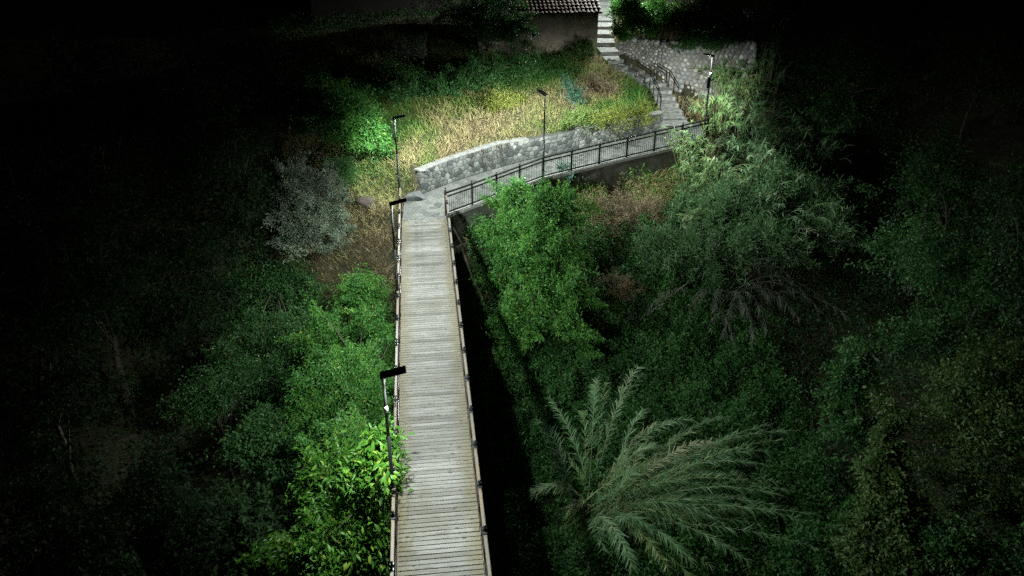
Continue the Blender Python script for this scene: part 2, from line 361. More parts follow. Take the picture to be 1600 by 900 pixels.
def in_poly(XY, poly):
    x, y = XY[:, 0], XY[:, 1]; c = np.zeros(len(XY), bool); n = len(poly)
    for i in range(n):
        x1, y1 = poly[i][:2]; x2, y2 = poly[(i + 1) % n][:2]
        k = ((y1 > y) != (y2 > y)) & (x < (x2 - x1) * (y - y1) / (y2 - y1 + 1e-12) + x1); c ^= k
    return c
LANDING = [at(629, 343.5, 0), at(697, 342.5, 0), FRONT[0], BACK[0], at(632, 316, 0)]
PATH_POLY = FRONT + BACK[::-1]
MIDL = [(a + b) / 2 for a, b in zip(FRONT, BACK)]
def tz(XY):
    XY = np.atleast_2d(np.asarray(XY, float))[:, :2]; z = raw_tz(XY)
    near = (XY[:, 1] > 25) & (XY[:, 1] < 75)
    if near.any():
        q = XY[near]; zz = z[near]
        k = in_poly(q, PATH_POLY) | in_poly(q, LANDING); d, pz = seg_dist(q, MIDL); zz[k] = np.minimum(zz[k], pz[k] - .3)
        d, pz = seg_dist(q, BACK); k = d < .36; zz[k] = np.minimum(zz[k], pz[k] - .3)
        d, cz = seg_dist(q, COB[2:]); a_ = (COB[4] - COB[2])[:2]; k = (d < 1.7) & (((q - COB[2][:2]) @ (-a_[1], a_[0])) < .1 * np.linalg.norm(a_)); zz[k] = np.minimum(zz[k], cz[k] - .02 + .12 * d[k])
        d, sz = seg_dist(q, STAIR); k = d < .68; zz[k] = np.minimum(zz[k], sz[k] - .24)
        z[near] = zz
    return z
def tz1(x, y): return float(tz([(x, y)])[0])
def axis(lo, hi, step, far, k):
    a = list(np.arange(lo, hi + 1e-6, step)); s = step
    while a[-1] < far: s *= k; a.append(a[-1] + s)
    s = step
    while a[0] > -far: s *= k; a.insert(0, a[0] - s)
    return np.array(a)
gx, gy = axis(-16, 18, .38, 500, 1.22), axis(12, 64, .38, 500, 1.22)
GX, GY = np.meshgrid(gx, gy); XY = np.stack([GX.ravel(), GY.ravel()], 1)
Z = tz(XY) + .05 * vnoise(XY, 2.1)
ii = np.arange(len(gx) * len(gy)).reshape(len(gy), len(gx))
Q = np.stack([ii[:-1, :-1].ravel(), ii[:-1, 1:].ravel(), ii[1:, 1:].ravel(), ii[1:, :-1].ravel()], 1)
tag(link('ground', np_mesh('ground', np.c_[XY, Z], Q, M['soil'], smooth=True)), 'earth of the ravine and of the hillside above it', kind='structure')

# ------------------------------------------------------------------ stones: irregular cells cut from a strip
def clip(poly, a, b):                    # keep the part of poly nearer to a than to b
    m = (a + b) / 2; d = b - a; out = []; n = len(poly)
    s = [float(np.dot(p - m, d)) for p in poly]
    for i in range(n):
        p, q, sp, sq = poly[i], poly[(i + 1) % n], s[i], s[(i + 1) % n]
        if sp <= 0: out.append(p)
        if sp * sq < 0: out.append(p + (q - p) * (sp / (sp - sq)))
    return out
def cells(bound, size, seed, jitter=.42, aspect=1.0):
    r = np.random.default_rng(seed); B = np.array(bound); lo, hi = B.min(0), B.max(0)
    nx, ny = max(1, round((hi[0] - lo[0]) / (size * aspect))), max(1, round((hi[1] - lo[1]) / size))
    S = []
    for j in range(ny):
        for i in range(nx):
            S.append((lo[0] + (i + .5 + .5 * (j % 2) - .25 + r.uniform(-jitter, jitter)) * (hi[0] - lo[0]) / nx, lo[1] + (j + .5 + r.uniform(-jitter, jitter)) * (hi[1] - lo[1]) / ny))
    S = np.array(S); out = []
    for i, s in enumerate(S):
        poly = [np.array(p) for p in bound]; d = np.linalg.norm(S - s, axis=1)
        for j in np.argsort(d)[1:20]:
            poly = clip(poly, s, S[j])
            if len(poly) < 3: break
        if len(poly) >= 3: out.append(np.array(poly))
    return out
def stones(name, polys, fmap, m, parent, gap, h, dome, base, seed, roundness=0.0):
    r = np.random.default_rng(seed)
    for P in polys:
        c = P.mean(0); A = .5 * abs(np.dot(P[:, 0], np.roll(P[:, 1], 1)) - np.dot(P[:, 1], np.roll(P[:, 0], 1)))
        if A < .006: continue
        rad = math.sqrt(A / math.pi)
        d = P - c; L = np.linalg.norm(d, axis=1, keepdims=True) + 1e-6
        ring = c + d * (1 - roundness) + roundness * d / L * np.minimum(L, rad * .96)
        ring = c + (ring - c) * max(.5, (1 - gap / rad))
        if len(ring) < 7:                # add mid points so the outline is not a ruler-cut polygon
            mid = (ring + np.roll(ring, -1, 0)) / 2; mid = c + (mid - c) * (1 + roundness * .18) + r.normal(0, rad * .035, mid.shape)
            ring = np.stack([ring, mid], 1).reshape(-1, 2)
        hh = h * r.uniform(.6, 1.35); n = len(ring)
        V = [fmap(p, -base) for p in ring] + [fmap(p, hh * .75) for p in ring] + [fmap(c + (p - c) * .72, hh + dome * .6) for p in ring]
        cc = c + r.normal(0, rad * .12, 2); V.append(fmap(cc, hh + dome))
        Fs = [(k * n + i, k * n + (i + 1) % n, (k + 1) * n + (i + 1) % n, (k + 1) * n + i) for k in (0, 1) for i in range(n)] + [(2 * n + i, 2 * n + (i + 1) % n, 3 * n) for i in range(n)]
        o = np.mean(V, 0); mb = MB(); mb.add([v - o for v in V], Fs, dome > .02)
        mb.build(name, m, parent, o - np.array(parent.location))

# landing and path
lp = np.array(LANDING)[:, :2]
mb = MB(); n = len(LANDING)
mb.add([(p[0], p[1], -.012) for p in LANDING] + [(p[0], p[1], -.6) for p in LANDING], [tuple(range(n))] + [(i, i + n, (i + 1) % n + n, (i + 1) % n) for i in range(n)])
land = tag(mb.build('landing', M['mortar']), 'pale crazy-paved landing where the boardwalk meets the bank', kind='structure')
stones('paving_stone', cells(lp, .40, 3), lambda p, h: np.array((p[0], p[1], -.012 + h)), M['paving'], land, .022, .012, .004, .01, 5)
mb = MB(); Fr, Bk = np.array(FRONT), np.array(BACK); n = len(Fr)
V = [tuple(p - (0, 0, .012)) for p in Fr] + [tuple(p - (0, 0, .012)) for p in Bk] + [tuple(p - (0, 0, .24)) for p in Fr] + [tuple(p - (0, 0, .24)) for p in Bk]
Fs = []
for i in range(n - 1): Fs += [(i, i + 1, n + i + 1, n + i), (2 * n + i, 2 * n + i + 1, i + 1, i), (n + i, n + i + 1, 3 * n + i + 1, 3 * n + i)]
Fs += [(n - 1, 3 * n - 1, 4 * n - 1, 2 * n - 1)]
mb.add(V, Fs); path = tag(mb.build('path', M['mortar']), 'stone-paved ramp climbing from the landing to the steps', kind='structure')
def path_map(p, h):
    u = p[0] / fl.L
    a, b = fl(u * fl.L), np.array([np.interp(u * fl.L, fl.d, Bk[:, i]) for i in range(3)])
    return a + (b - a) * p[1] / 2.2 + np.array((0, 0, h - .012))
stones('paving_stone', cells([(0, .12), (fl.L, .12), (fl.L, 2.19), (0, 2.19)], .36, 11, aspect=1.1), path_map, M['paving'], path, .02, .014, .004, .01, 6)
# pale kerb along the outer edge of the ramp and the old footing under it
mb = MB(); P, _ = resample(FRONT, .6)
for a, b in zip(P[:-1], P[1:]):
    t = unit(b - a); nn = np.array((t[1], -t[0], 0)) * .02
    mb.beam(a + nn - (0, 0, .045), b + nn - (0, 0, .045), .22, .15)
link_ = mb.build('kerb', M['concrete'], path)
mb = MB(); V = []; Fs = []
for i, p in enumerate(P):
    t = fl.tan(min(fl.L, i * .6)); nn = np.array((t[1], -t[0], 0)); w_ = vnoise(np.array([p[:2]]), 1.7)[0] * .05
    V += [tuple(p + nn * (.04 + w_) - (0, 0, .1)), tuple(p + nn * (.12 + w_) - (0, 0, 1.0)), tuple(p + nn * .3 - (0, 0, 2.6))]
for i in range(len(P) - 1): Fs += [(3 * i + j, 3 * i + j + 1, 3 * i + 4 + j, 3 * i + 3 + j) for j in (0, 1)]
mb.add(V, Fs, False); mb.build('footing', M['bank_wall'], path)
# abutment under the landing
mb = MB(); a, b = LANDING[0], LANDING[1]
mb.box(((a[0] + b[0]) / 2, YE + .55, -2.2), (2.5, .9, 3.9)); tag(mb.build('abutment', M['bank_wall']), 'rough concrete abutment under the landing end of the boardwalk', 'abutment')

def rubble_wall(name, line, hs, label, cat, mat, mortar, size, seed, gap, h, dome, rnd, thick, aspect=1.1, coping=None, cop_mat=None):
    ln = Line(line); hs = np.array(hs)
    H = lambda u: float(np.interp(u, ln.d, hs))
    root = thing(name, ln(0), label, cat); o = ln(0)
    P, s = resample(line, .3); mb = MB(); V = []; Fs = []
    for u, p in zip(s, P):
        t = ln.tan(u); nn = unit((-t[1], t[0], 0)); top = H(u)
        for off, z in ((0, -.4), (0, top), (thick, top), (thick, -.4)): V.append(tuple(p + nn * off + (0, 0, z) - o))
    k = len(P)
    for i in range(k - 1): Fs += [(4 * i + j, 4 * i + 4 + j, 4 * i + 5 + j, 4 * i + 1 + j) for j in range(3)]
    Fs += [(0, 1, 2, 3), (4 * k - 1, 4 * k - 2, 4 * k - 3, 4 * k - 4)]
    mb.add(V, Fs); mb.build('core', mortar, root)
    hm = hs.max()
    def fm(p, hh):
        u = min(max(p[0], 0), ln.L); t = ln.tan(u); nn = unit((-t[1], t[0], 0))
        return ln(u) + np.array((0, 0, p[1] / hm * H(u))) - nn * hh
    stones('stone', cells([(0, 0.0), (ln.L, 0.0), (ln.L, hm), (0, hm)], size, seed, aspect=aspect), fm, mat, root, gap, h, dome, .03, seed + 1, rnd)
    # the left-hand end face
    for a_, b_ in (coping or []):
        mb = MB(); us = np.arange(a_, b_ + .01, .4)
        for u0, u1 in zip(us[:-1], us[1:]):
            t = ln.tan((u0 + u1) / 2); nn = unit((-t[1], t[0], 0)) * (thick / 2 - .01)
            mb.beam(ln(u0) + nn - o + (0, 0, H(u0) + .02), ln(u1) + nn - o + (0, 0, H(u1) + .02), thick + .05, .055)
        mb.build('coping', cop_mat, root)
    return root
WL = [at(649, 296, -.02)] + BACK[:6]; WH = [1.05] + RWH[:6]
wl = Line(WL)
WH[4] = 1.12
rubble_wall('retaining_wall', WL, WH, 'long grey rubble retaining wall with pale coping behind the paved ramp', 'retaining wall', M['wall_stone'], M['dark_mortar'], .27, 21, .013, .016, .014, .08, .42,
            coping=[(0, wl.d[4] * .97), (wl.d[4] + 2.6, wl.L)], cop_mat=M['coping'])
rubble_wall('cobble_wall', COB, COBH, 'tall wall of round river cobbles behind the right-hand lamp and the lower steps', 'stone wall', M['cobble'], M['cobble_mortar'], .32, 31, .03, .035, .05, .7, .55, aspect=1.05)
cobw = [o for o in bpy.data.objects if o.name.startswith('cobble_wall')][0]; capm = []
for k in range(4):
    mb = MB(); mb.lathe((0, 0, 0), [(.05, -.09), (.15, -.06), (.19, 0), (.16, .07 + .01 * k), (.07, .115)], 8); capm.append(mb.mesh('stone', M['cobble']))
u = .2
while u < cl_.L - .2:
    t = cl_.tan(u); nn = unit((-t[1], t[0], 0)); h = float(np.interp(u, cl_.d, COBH))
    for dd in (.12, .42):
        o = link('stone', random.choice(capm), cobw, cl_(u) + nn * (dd + random.gauss(0, .04)) + np.array((0, 0, h + random.uniform(-.02, .05))) - np.array(cobw.location))
        sc = random.uniform(.75, 1.25); o.scale = (sc * random.uniform(.8, 1.25), sc, sc * random.uniform(.8, 1.3)); o.rotation_euler = (random.gauss(0, .25), random.gauss(0, .25), random.uniform(0, 6))
    u += random.uniform(.27, .44)
# raised pier at the right-hand end of the cobble wall
p = COB[-1]; t = unit(COB[-1] - COB[-2]); nn = unit((-t[1], t[0], 0))
pier = thing('wall_pier', p + nn * .3 - t * .35, 'short stone pier standing at the right end of the cobble wall', 'pier')
mb = MB(); mb.box((0, 0, 1.55), (.8, .62, 3.55), Matrix.Rotation(math.atan2(t[1], t[0]), 3, 'Z')); mb.build('core', M['cobble_mortar'], pier)
pc = np.array(pier.location)
stones('stone', cells([(-.4, 1.2), (.4, 1.2), (.4, 3.3), (-.4, 3.3)], .3, 33), lambda q, h: pc + t * q[0] - nn * (.31 + h) + np.array((0, 0, q[1])), M['cobble'], pier, .02, .03, .03, .03, 34, .4)

# ------------------------------------------------------------------ boardwalk
YS = 7.0; PITCH_B = .152; DW = 2.04
deck = tag(bpy.data.objects.new('footbridge', None), 'long wooden plank footbridge crossing the dark ravine', 'footbridge'); C.objects.link(deck); deck.location = (0, YE, 0)
plank_me = []
for k in range(6):
    mb = MB(); L = DW + [0, .012, -.01, .006, -.004, .016][k]; wv = PITCH_B - .019
    b = .006; prof = [(-wv / 2, -.045), (-wv / 2, -b), (-wv / 2 + b, 0), (wv / 2 - b, 0), (wv / 2, -b), (wv / 2, -.045)]
    V = [(x, y, z) for x in (-L / 2, L / 2) for y, z in prof]; n = 6
    mb.add(V, [(i, i + 1, n + i + 1, n + i) for i in range(5)] + [(5, 0, n, n + 5), tuple(range(5, -1, -1)), tuple(range(6, 12))])
    plank_me.append(mb.mesh('plank', M['plank']))
y = YE - PITCH_B / 2
while y > YS:
    o = link('plank', random.choice(plank_me), deck, (random.gauss(0, .004), y - YE, random.uniform(-.003, .002)))
    o.rotation_euler = (random.gauss(0, .006), random.gauss(0, .0012), random.gauss(0, .0018) + (math.pi if random.random() < .5 else 0))
    y -= PITCH_B
mb = MB()
mb.box((0, (YS - YE) / 2, -.20), (DW - .1, YE - YS, .02)); mb.build('underlay', M['beam_wood'], deck)
for x in (-.82, .82, 0):
    mb = MB(); mb.box((x, (YS - YE) / 2 + .1, -.36), (.2, YE - YS + .6, .28), None, .01); mb.build('beam', M['beam_wood'], deck)
for x in (-1.03, 1.03):
    mb = MB(); mb.box((x, (YS - YE) / 2, -.13), (.03, YE - YS, .2)); mb.build('edge_board', M['beam_wood'], deck)

# ------------------------------------------------------------------ railings
def finial_profile(): return [(.036, 0), (.036, .02), (.02, .03), (.02, .045), (.034, .06), (.042, .082), (.036, .105), (.016, .122), (.004, .128)]
def railing(name, pts, label, group, wood, hh=1.05, k_=1.0):
    root = thing(name, pts[0], label, 'railing', group); o = np.array(pts[0]); pts = [np.array(p) - o for p in pts]
    up = np.array((0, 0, 1.0))
    pm = MB(); pm.box((0, 0, (hh + .06) / 2), (.062 * k_, .062 * k_, hh + .06), None, .006); pmesh = pm.mesh('post', M['black'])
    fm = MB(); fm.lathe((0, 0, 0), finial_profile(), 8); fmesh = fm.mesh('finial', M['black'])
    bm_ = MB(); bm_.box((0, 0, .5), (.018, .018, 1.0)); bmesh_ = bm_.mesh('baluster', M['black'])
    cm = MB(); cm.box((0, 0, 0), (.10, .075, .10), None, .012); cmesh = cm.mesh('bracket', M['black'])
    for p in pts:
        po = link('post', pmesh, root, p); link('finial', fmesh, po, (0, 0, hh + .06))
    for a, b in zip(pts[:-1], pts[1:]):
        d = unit(b - a); L = np.linalg.norm(b - a)
        if wood:
            mb = MB(); mb.beam(a + up * (hh - .01) + d * .045, b + up * (hh - .01) - d * .045, .088, .05, .012); h_ = mb.build('handrail', M['rail_wood'], root)
            for q in (a + d * .085, b - d * .085): mb = MB(); mb.beam(q + up * hh - d * .045, q + up * hh + d * .045, .112, .066, .01); mb.build('bracket', M['black'], root)
            levels = ((hh - .14, .045), (.12, .04))
        else:
            mb = MB(); mb.beam(a + up * hh, b + up * hh, .075, .07, .006); mb.build('handrail', M['rail_wood'] if wood else M['black'], root)
            levels = ((hh - .2, .055), (.13, .055))
        for z, th in levels:
            mb = MB(); mb.beam(a + up * z, b + up * z, .042 * k_, th); mb.build('rail', M['black'], root)
        k = max(2, int(round(L / .118)))
        for i in range(1, k):
            q = a + (b - a) * i / k
            ob = link('baluster', bmesh_, root, q + up * .13); ob.scale = (1, 1, levels[0][0] - .13)
    return root
n_post = int((YE + .05 - YS) / 1.56)
for sx, lab in ((-1, 'black railing with wooden handrail along the lamp side of the boardwalk'), (1, 'black railing with wooden handrail on the lampless side of the boardwalk')):
    far_y = YE + (1.62 if sx < 0 else .9)
    k = int((far_y - YS) / 1.56)
    railing('bridge_railing', [(sx * 1.075, far_y - i * 1.56, -.02) for i in range(k + 1)], lab, 'railings of the boardwalk', True)
fp = [np.array((1.12, YE + .92, 0.0))]
s1, _ = resample(FRONT[:4], 1.62); s2, _ = resample(FRONT[3:], 1.64)
railing('path_railing', [p for p in list(s1[0:]) + list(s2[1:])], 'black steel railing with balusters along the outer edge of the paved ramp', None, False, 1.12, 1.5)

# ------------------------------------------------------------------ lamps
def lamp(base, h, heading, label, power=1.0, box_side=None, clamp=False):
    root = thing('street_lamp', base, label, 'street lamp', 'slim black lamps lighting the walkway', heading)
    mb = MB(); mb.lathe((0, 0, 0), [(.10, 0), (.10, .02), (.05, .03), (.048, .9), (.046, h - 1.75)], 10)
    mb.tube([(0, 0, h - 1.75), (0.0, 0, h - .9), (0.0, 0, h - .04)], [.044, .036, .033], 10); mb.build('pole', M['pole'], root)
    if clamp: mb = MB(); mb.lathe((0, 0, h - 1.06), [(.045, 0), (.056, .02), (.056, .15), (.045, .17)], 10); mb.build('clamp', M['clamp'], root)
    if box_side is not None: mb = MB(); mb.box((-.075 * math.cos(box_side), -.075 * math.sin(box_side), h - 1.4), (.13, .12, .6), None, .012); mb.build('battery_box', M['pole'], root)
    mb = MB(); mb.lathe((0, 0, h - .2), [(.042, 0), (.046, .02), (.046, .15), (.04, .17)], 8); mb.build('neck', M['clamp'], root)
    Mr = Matrix.Rotation(-R(11), 3, 'Y')
    mb = MB(); mb.box(Mr @ Vector((.24, 0, 0)) + Vector((0, 0, h)), (.62, .27, .045), Mr, .012)
    mb.box(Mr @ Vector((.02, 0, -.045)) + Vector((0, 0, h)), (.13, .09, .06), Mr, .01); hd = mb.build('lamp_head', M['black'], root)
    mb = MB(); mb.box(Mr @ Vector((.30, 0, -.026)) + Vector((0, 0, h)), (.30, .18, .008), Mr); mb.build('led_panel', em, hd)
    ld = bpy.data.lights.new('lamp_light', 'SPOT'); ld.energy = LAMP_W * power; ld.color = LAMP_COL; ld.shadow_soft_size = .12
    ld.spot_size = R(179); ld.spot_blend = .04
    ld.use_nodes = True; t = ld.node_tree; e = t.nodes['Emission']      # wide street optic: more light sideways than straight down
    tc = t.nodes.new('ShaderNodeTexCoord'); sx = t.nodes.new('ShaderNodeSeparateXYZ'); t.links.new(tc.outputs['Normal'], sx.inputs[0])
    ab = N(t, 'ShaderNodeMath', operation='ABSOLUTE'); t.links.new(sx.outputs[2], ab.inputs[0])
    rp = ramp(t, ab.outputs[0], [(c, (v, v, v)) for c, v in OPTIC]); mu = N(t, 'ShaderNodeMath', operation='MULTIPLY'); mu.inputs[1].default_value = 4.0
    sh = t.nodes.new('ShaderNodeMapRange'); sh.inputs['From Min'].default_value = SHIELD * .58; sh.inputs['From Max'].default_value = SHIELD * .74   # shield on the side away from the walkway
    sh.inputs['To Min'].default_value = 1.0; sh.inputs['To Max'].default_value = .025; t.links.new(sx.outputs[0], sh.inputs[0])
    m2 = N(t, 'ShaderNodeMath', operation='MULTIPLY'); t.links.new(sh.outputs[0], m2.inputs[1])
    t.links.new(rp.outputs[0], mu.inputs[0]); t.links.new(mu.outputs[0], m2.inputs[0]); t.links.new(m2.outputs[0], e.inputs['Strength'])
    lo = bpy.data.objects.new('lamp_light', ld); C.objects.link(lo); lo.parent = root
    lo.location = Mr @ Vector((.30, 0, -.12)) + Vector((0, 0, h)); lo.rotation_euler = (0, -R(6), 0)
    return root
def lamp_at(px, py, z0, h):              # foot of a lamp whose top shows at this pixel
    p = at(px, py, z0 + h); return np.array((p[0], p[1], z0))
LH = 4.5
lb = [lamp_at(598, 586, -.05, LH), lamp_at(611, 318, -.05, LH), lamp_at(616, 184, -.05, LH)]
print('lamps', lb)
lamp(lb[0], LH, R(3), 'nearest lamp, rising out of the large-leaved tree beside the planks', clamp=True)
lamp(lb[1], LH, R(3), 'lamp halfway along the left railing, its head over the paved landing')
lamp(lb[2], LH, R(-8), 'lamp before the grassy slope at the far left corner of the landing')
lm = FRONT[3] + np.array((.02, -.06, 0)); tt = fl.tan(fl.d[3]); hm_ = math.atan2(tt[1], tt[0]) + R(90)
lamp(lm, 4.42, hm_, 'lamp on the ramp railing in front of the grey wall, head turned to the slope', 1.25)
lr = at(1098, 221, 1.2)
lamp(lr, 4.65, math.atan2(-_r[1], -_r[0]) + R(4), 'lamp in front of the cobble wall beside the tall reeds', 1.0, R(180), True)
ls = at(966, 44, 4.3)
lamp(ls, 4.6, R(165), 'lamp beside the upper steps, its head above the picture', 1.7)

# ------------------------------------------------------------------ steps
st = thing('stone_steps', STAIR[0], 'stone steps climbing from the ramp past the old house', 'steps'); so = np.array(STAIR[0])
zt = np.concatenate([np.linspace(0, sl.d[4], 11), np.linspace(sl.d[4], sl.L, 15)[1:]])
def edge(u, s):
    t = sl.tan(u); t2 = unit(sl(min(sl.L, u + .5)) - sl(max(0, u - .5))); n = unit((-t2[1], t2[0], 0))
    wd = np.interp(u, [0, 1.2, 2.2, sl.L], [.98, .72, .64, .62]); return sl(u) + n * s * wd
for u0, u1 in zip(zt[:-1], zt[1:]):
    z1 = sl(u1)[2]; mb = MB(); q = [edge(u0, 1), edge(u0, -1), edge(min(sl.L, u1 + .06), -1), edge(min(sl.L, u1 + .06), 1)]
    c = sum(q) / 4; c[2] = z1
    up_ = [(p[0] - c[0], p[1] - c[1], 0.0) for p in q]; nose = unit(q[0] - q[3]) * .03
    V = [(p[0] + (nose[0] if i < 2 else 0), p[1] + (nose[1] if i < 2 else 0), 0) for i, p in enumerate(up_)] + \
        [(p[0] + (nose[0] if i < 2 else 0), p[1] + (nose[1] if i < 2 else 0), -.05) for i, p in enumerate(up_)] + [(p[0], p[1], -.05) for p in up_] + [(p[0], p[1], -.55) for p in up_]
    Fs = [(3, 2, 1, 0)] + [(k * 4 + i, k * 4 + (i + 1) % 4, k * 4 + 4 + (i + 1) % 4, k * 4 + 4 + i) for k in range(3) for i in range(4)]
    mb.add(V, Fs); mb.build('step', M['step'], st, c - so)
def tube_rail(pts, label):
    root = thing('stair_railing', pts[0], label, 'railing', 'thin tube railings of the steps'); o = np.array(pts[0]); pts = [np.array(p) - o for p in pts]; up = np.array((0, 0, 1.0))
    for p in pts: mb = MB(); mb.tube([p - up * .1, p + up * .98], .03, 6); mb.build('post', M['black'], root)
    for z in (.98, .78):
        mb = MB(); mb.tube([p + up * z for p in pts], .03, 6); mb.build('rail', M['black'], root)
tube_rail([edge(u, 1) * 1 + np.array((0, 0, .1)) for u in (.55, 1.75, 2.95, 4.1, 5.3, 6.8)], 'thin double rail on the grassy side of the lower steps')
tube_rail([edge(u, -1) + np.array((0, 0, .1)) for u in (.25, 1.35, 2.3)], 'short double rail on the reed side of the lowest steps')
tube_rail([edge(u, -1) + np.array((0, 0, .1)) for u in (3.1, 4.2, 5.2, 6.2)], 'double rail against the cobble wall beside the middle steps')

# ------------------------------------------------------------------ old house beside the steps
def house(rc, lc, hgt, dep, label, ncol, roofpitch=R(20), tiles=True):
    t = unit((rc - lc) * (1, 1, 0)); n = np.array((-t[1], t[0], 0)); Wd = np.linalg.norm((rc - lc)[:2]); o = np.array((lc[0], lc[1], min(rc[2], lc[2]) - .5))
    root = thing('old_house', o, label, 'house', None, math.atan2(t[1], t[0])); H = hgt + .5
    rise = math.tan(roofpitch) * dep / 2
    mb = MB(); mb.add([(0, 0, 0), (Wd, 0, 0), (Wd, 0, H), (0, 0, H)], [(0, 1, 2, 3)])
    mb.add([(0, dep, 0), (Wd, dep, 0), (Wd, dep, H), (0, dep, H)], [(3, 2, 1, 0)])
    for x, fl_ in ((0, 1), (Wd, 0)):
        mb.add([(x, 0, 0), (x, dep, 0), (x, dep, H), (x, dep / 2, H + rise), (x, 0, H)], [(0, 4, 3, 2, 1) if fl_ else (0, 1, 2, 3, 4)])
    mb.build('wall', M['plaster'] if tiles else M['dark_plaster'], root)
    oh = .42; rf = MB(); e = math.tan(roofpitch) * oh
    for s in (0, 1):
        y0, y1 = (-oh, dep / 2) if s == 0 else (dep + oh, dep / 2)
        V = [(-.15, y0, H - e + .03), (Wd + .15, y0, H - e + .03), (Wd + .15, y1, H + rise + .03), (-.15, y1, H + rise + .03)]
        V += [(x, y, z + .06) for x, y, z in V]; rf.add(V, [(0, 1, 2, 3), (4, 5, 6, 7), (0, 1, 5, 4), (1, 2, 6, 5), (3, 0, 4, 7)])
    roof = rf.build('roof', M['beam_dark'], root)
    if not tiles: return root
    L = (dep / 2 + oh) / math.cos(roofpitch); nr = 7; tl = L / nr * 1.12
    tm = []
    for k in range(4):
        mb = MB(); V = []; n_ = 6; wr = Wd / ncol * .56
        for j, (yy, sc) in enumerate(((0, 1.08), (tl, .9))):
            for rr in (1.0, .84):
                for i in range(n_ + 1):
                    a = math.pi * i / n_; V.append((math.cos(a) * wr * sc * rr, yy, math.sin(a) * wr * sc * .62 * rr + (.0 if j else .012 + .006 * k)))
        m_ = n_ + 1
        Fs = [(i, i + 1, 2 * m_ + i + 1, 2 * m_ + i) for i in range(n_)] + [(i + 1, i, m_ + i, m_ + i + 1) for i in range(n_)]
        mb.add(V, Fs, False); tm.append(mb.mesh('roof_tile', M['tile']))
    for c in range(ncol):
        for r_ in range(nr):
            if random.random() < .02: continue
            s = r_ * L / nr - (random.uniform(0, .12) if r_ == 0 else 0) + random.gauss(0, .008)
            o_ = link('roof_tile', random.choice(tm), roof, ((c + .5) / ncol * (Wd + .3) - .15 + random.gauss(0, .008), -oh + s * math.cos(roofpitch), H - e + .10 + s * math.sin(roofpitch) + random.uniform(0, .01)))
            o_.rotation_euler = (roofpitch - .02, 0, random.gauss(0, .03))
    for k in range(9):
        mb = MB(); mb.box((0, 0, 0), (.08, .9, .10)); o_ = mb.build('rafter', M['beam_dark'], roof, (.3 + k * (Wd - .6) / 8, -oh + .38, H - e + .03)); o_.rotation_euler = (roofpitch, 0, 0)
    return root
hs = house(at(932, 86, 3.5), at(748, 92, 3.45), 2.85, 4.6, 'old mud-plastered house with a ragged tiled roof left of the steps', 30)
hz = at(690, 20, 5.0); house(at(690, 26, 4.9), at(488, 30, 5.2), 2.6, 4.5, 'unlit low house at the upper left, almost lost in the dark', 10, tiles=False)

# ------------------------------------------------------------------ plants: leaf meshes
def diamonds(P, D, Nn, L, Wd, fold=.25):
    """one folded leaf of two triangles at each P, pointing along D, facing Nn"""
    n = len(P); S = np.cross(D, Nn); S /= np.linalg.norm(S, axis=1, keepdims=True) + 1e-9
    Nn = np.cross(S, D); L = np.broadcast_to(L, n)[:, None]; Wd = np.broadcast_to(Wd, n)[:, None]
    V = np.empty((n, 4, 3)); V[:, 0] = P; V[:, 2] = P + D * L - Nn * L * .18
    mid = P + D * L * .45 + Nn * Wd * fold; V[:, 1] = mid + S * Wd * .5; V[:, 3] = mid - S * Wd * .5
    k = np.arange(n)[:, None] * 4
    T = np.concatenate([k + (0, 1, 2), k + (0, 2, 3)], 1).reshape(-1, 3)
    return V.reshape(-1, 3), T
def straps(P, D, L, Wd, rise, droop, segs=3):
    """long arching blades"""
    n = len(P); S = np.cross(D, np.array((0, 0, 1.0))); S /= np.linalg.norm(S, axis=1, keepdims=True) + 1e-9
    S = S + rng.normal(0, .35, S.shape); L = np.broadcast_to(L, n)[:, None]; Wd = np.broadcast_to(Wd, n)[:, None]
    rise = np.broadcast_to(rise, n)[:, None]; droop = np.broadcast_to(droop, n)[:, None]; up = np.array((0, 0, 1.0))
    m = 2 * segs + 1; V = np.empty((n, m, 3))
    for i in range(segs):
        t = i / segs; c = P + D * L * t + up * L * (rise * t - droop * t * t); wd = Wd * (.55, 1, .75, .5)[i]
        V[:, 2 * i] = c - S * wd * .5; V[:, 2 * i + 1] = c + S * wd * .5
    V[:, m - 1] = P + D * L + up * L * (rise - droop)
    T = []
    for i in range(segs - 1): T += [(2 * i, 2 * i + 1, 2 * i + 3), (2 * i, 2 * i + 3, 2 * i + 2)]
    T.append((2 * segs - 2, 2 * segs - 1, m - 1)); T = np.array(T)
    return V.reshape(-1, 3), (np.arange(n)[:, None, None] * m + T[None]).reshape(-1, 3), m
def rdir(n):
    v = rng.normal(size=(n, 3)); return v / np.linalg.norm(v, axis=1, keepdims=True)
def norm(v): return v / (np.linalg.norm(v, axis=1, keepdims=True) + 1e-9)
def blob(px, py, z, rx, ry, dz=1.0):
    c = at(px, py, z); s = depth(c) / F
    return c, np.array((rx * s, (rx + ry) / 2 * s * dz, ry * s * .98))
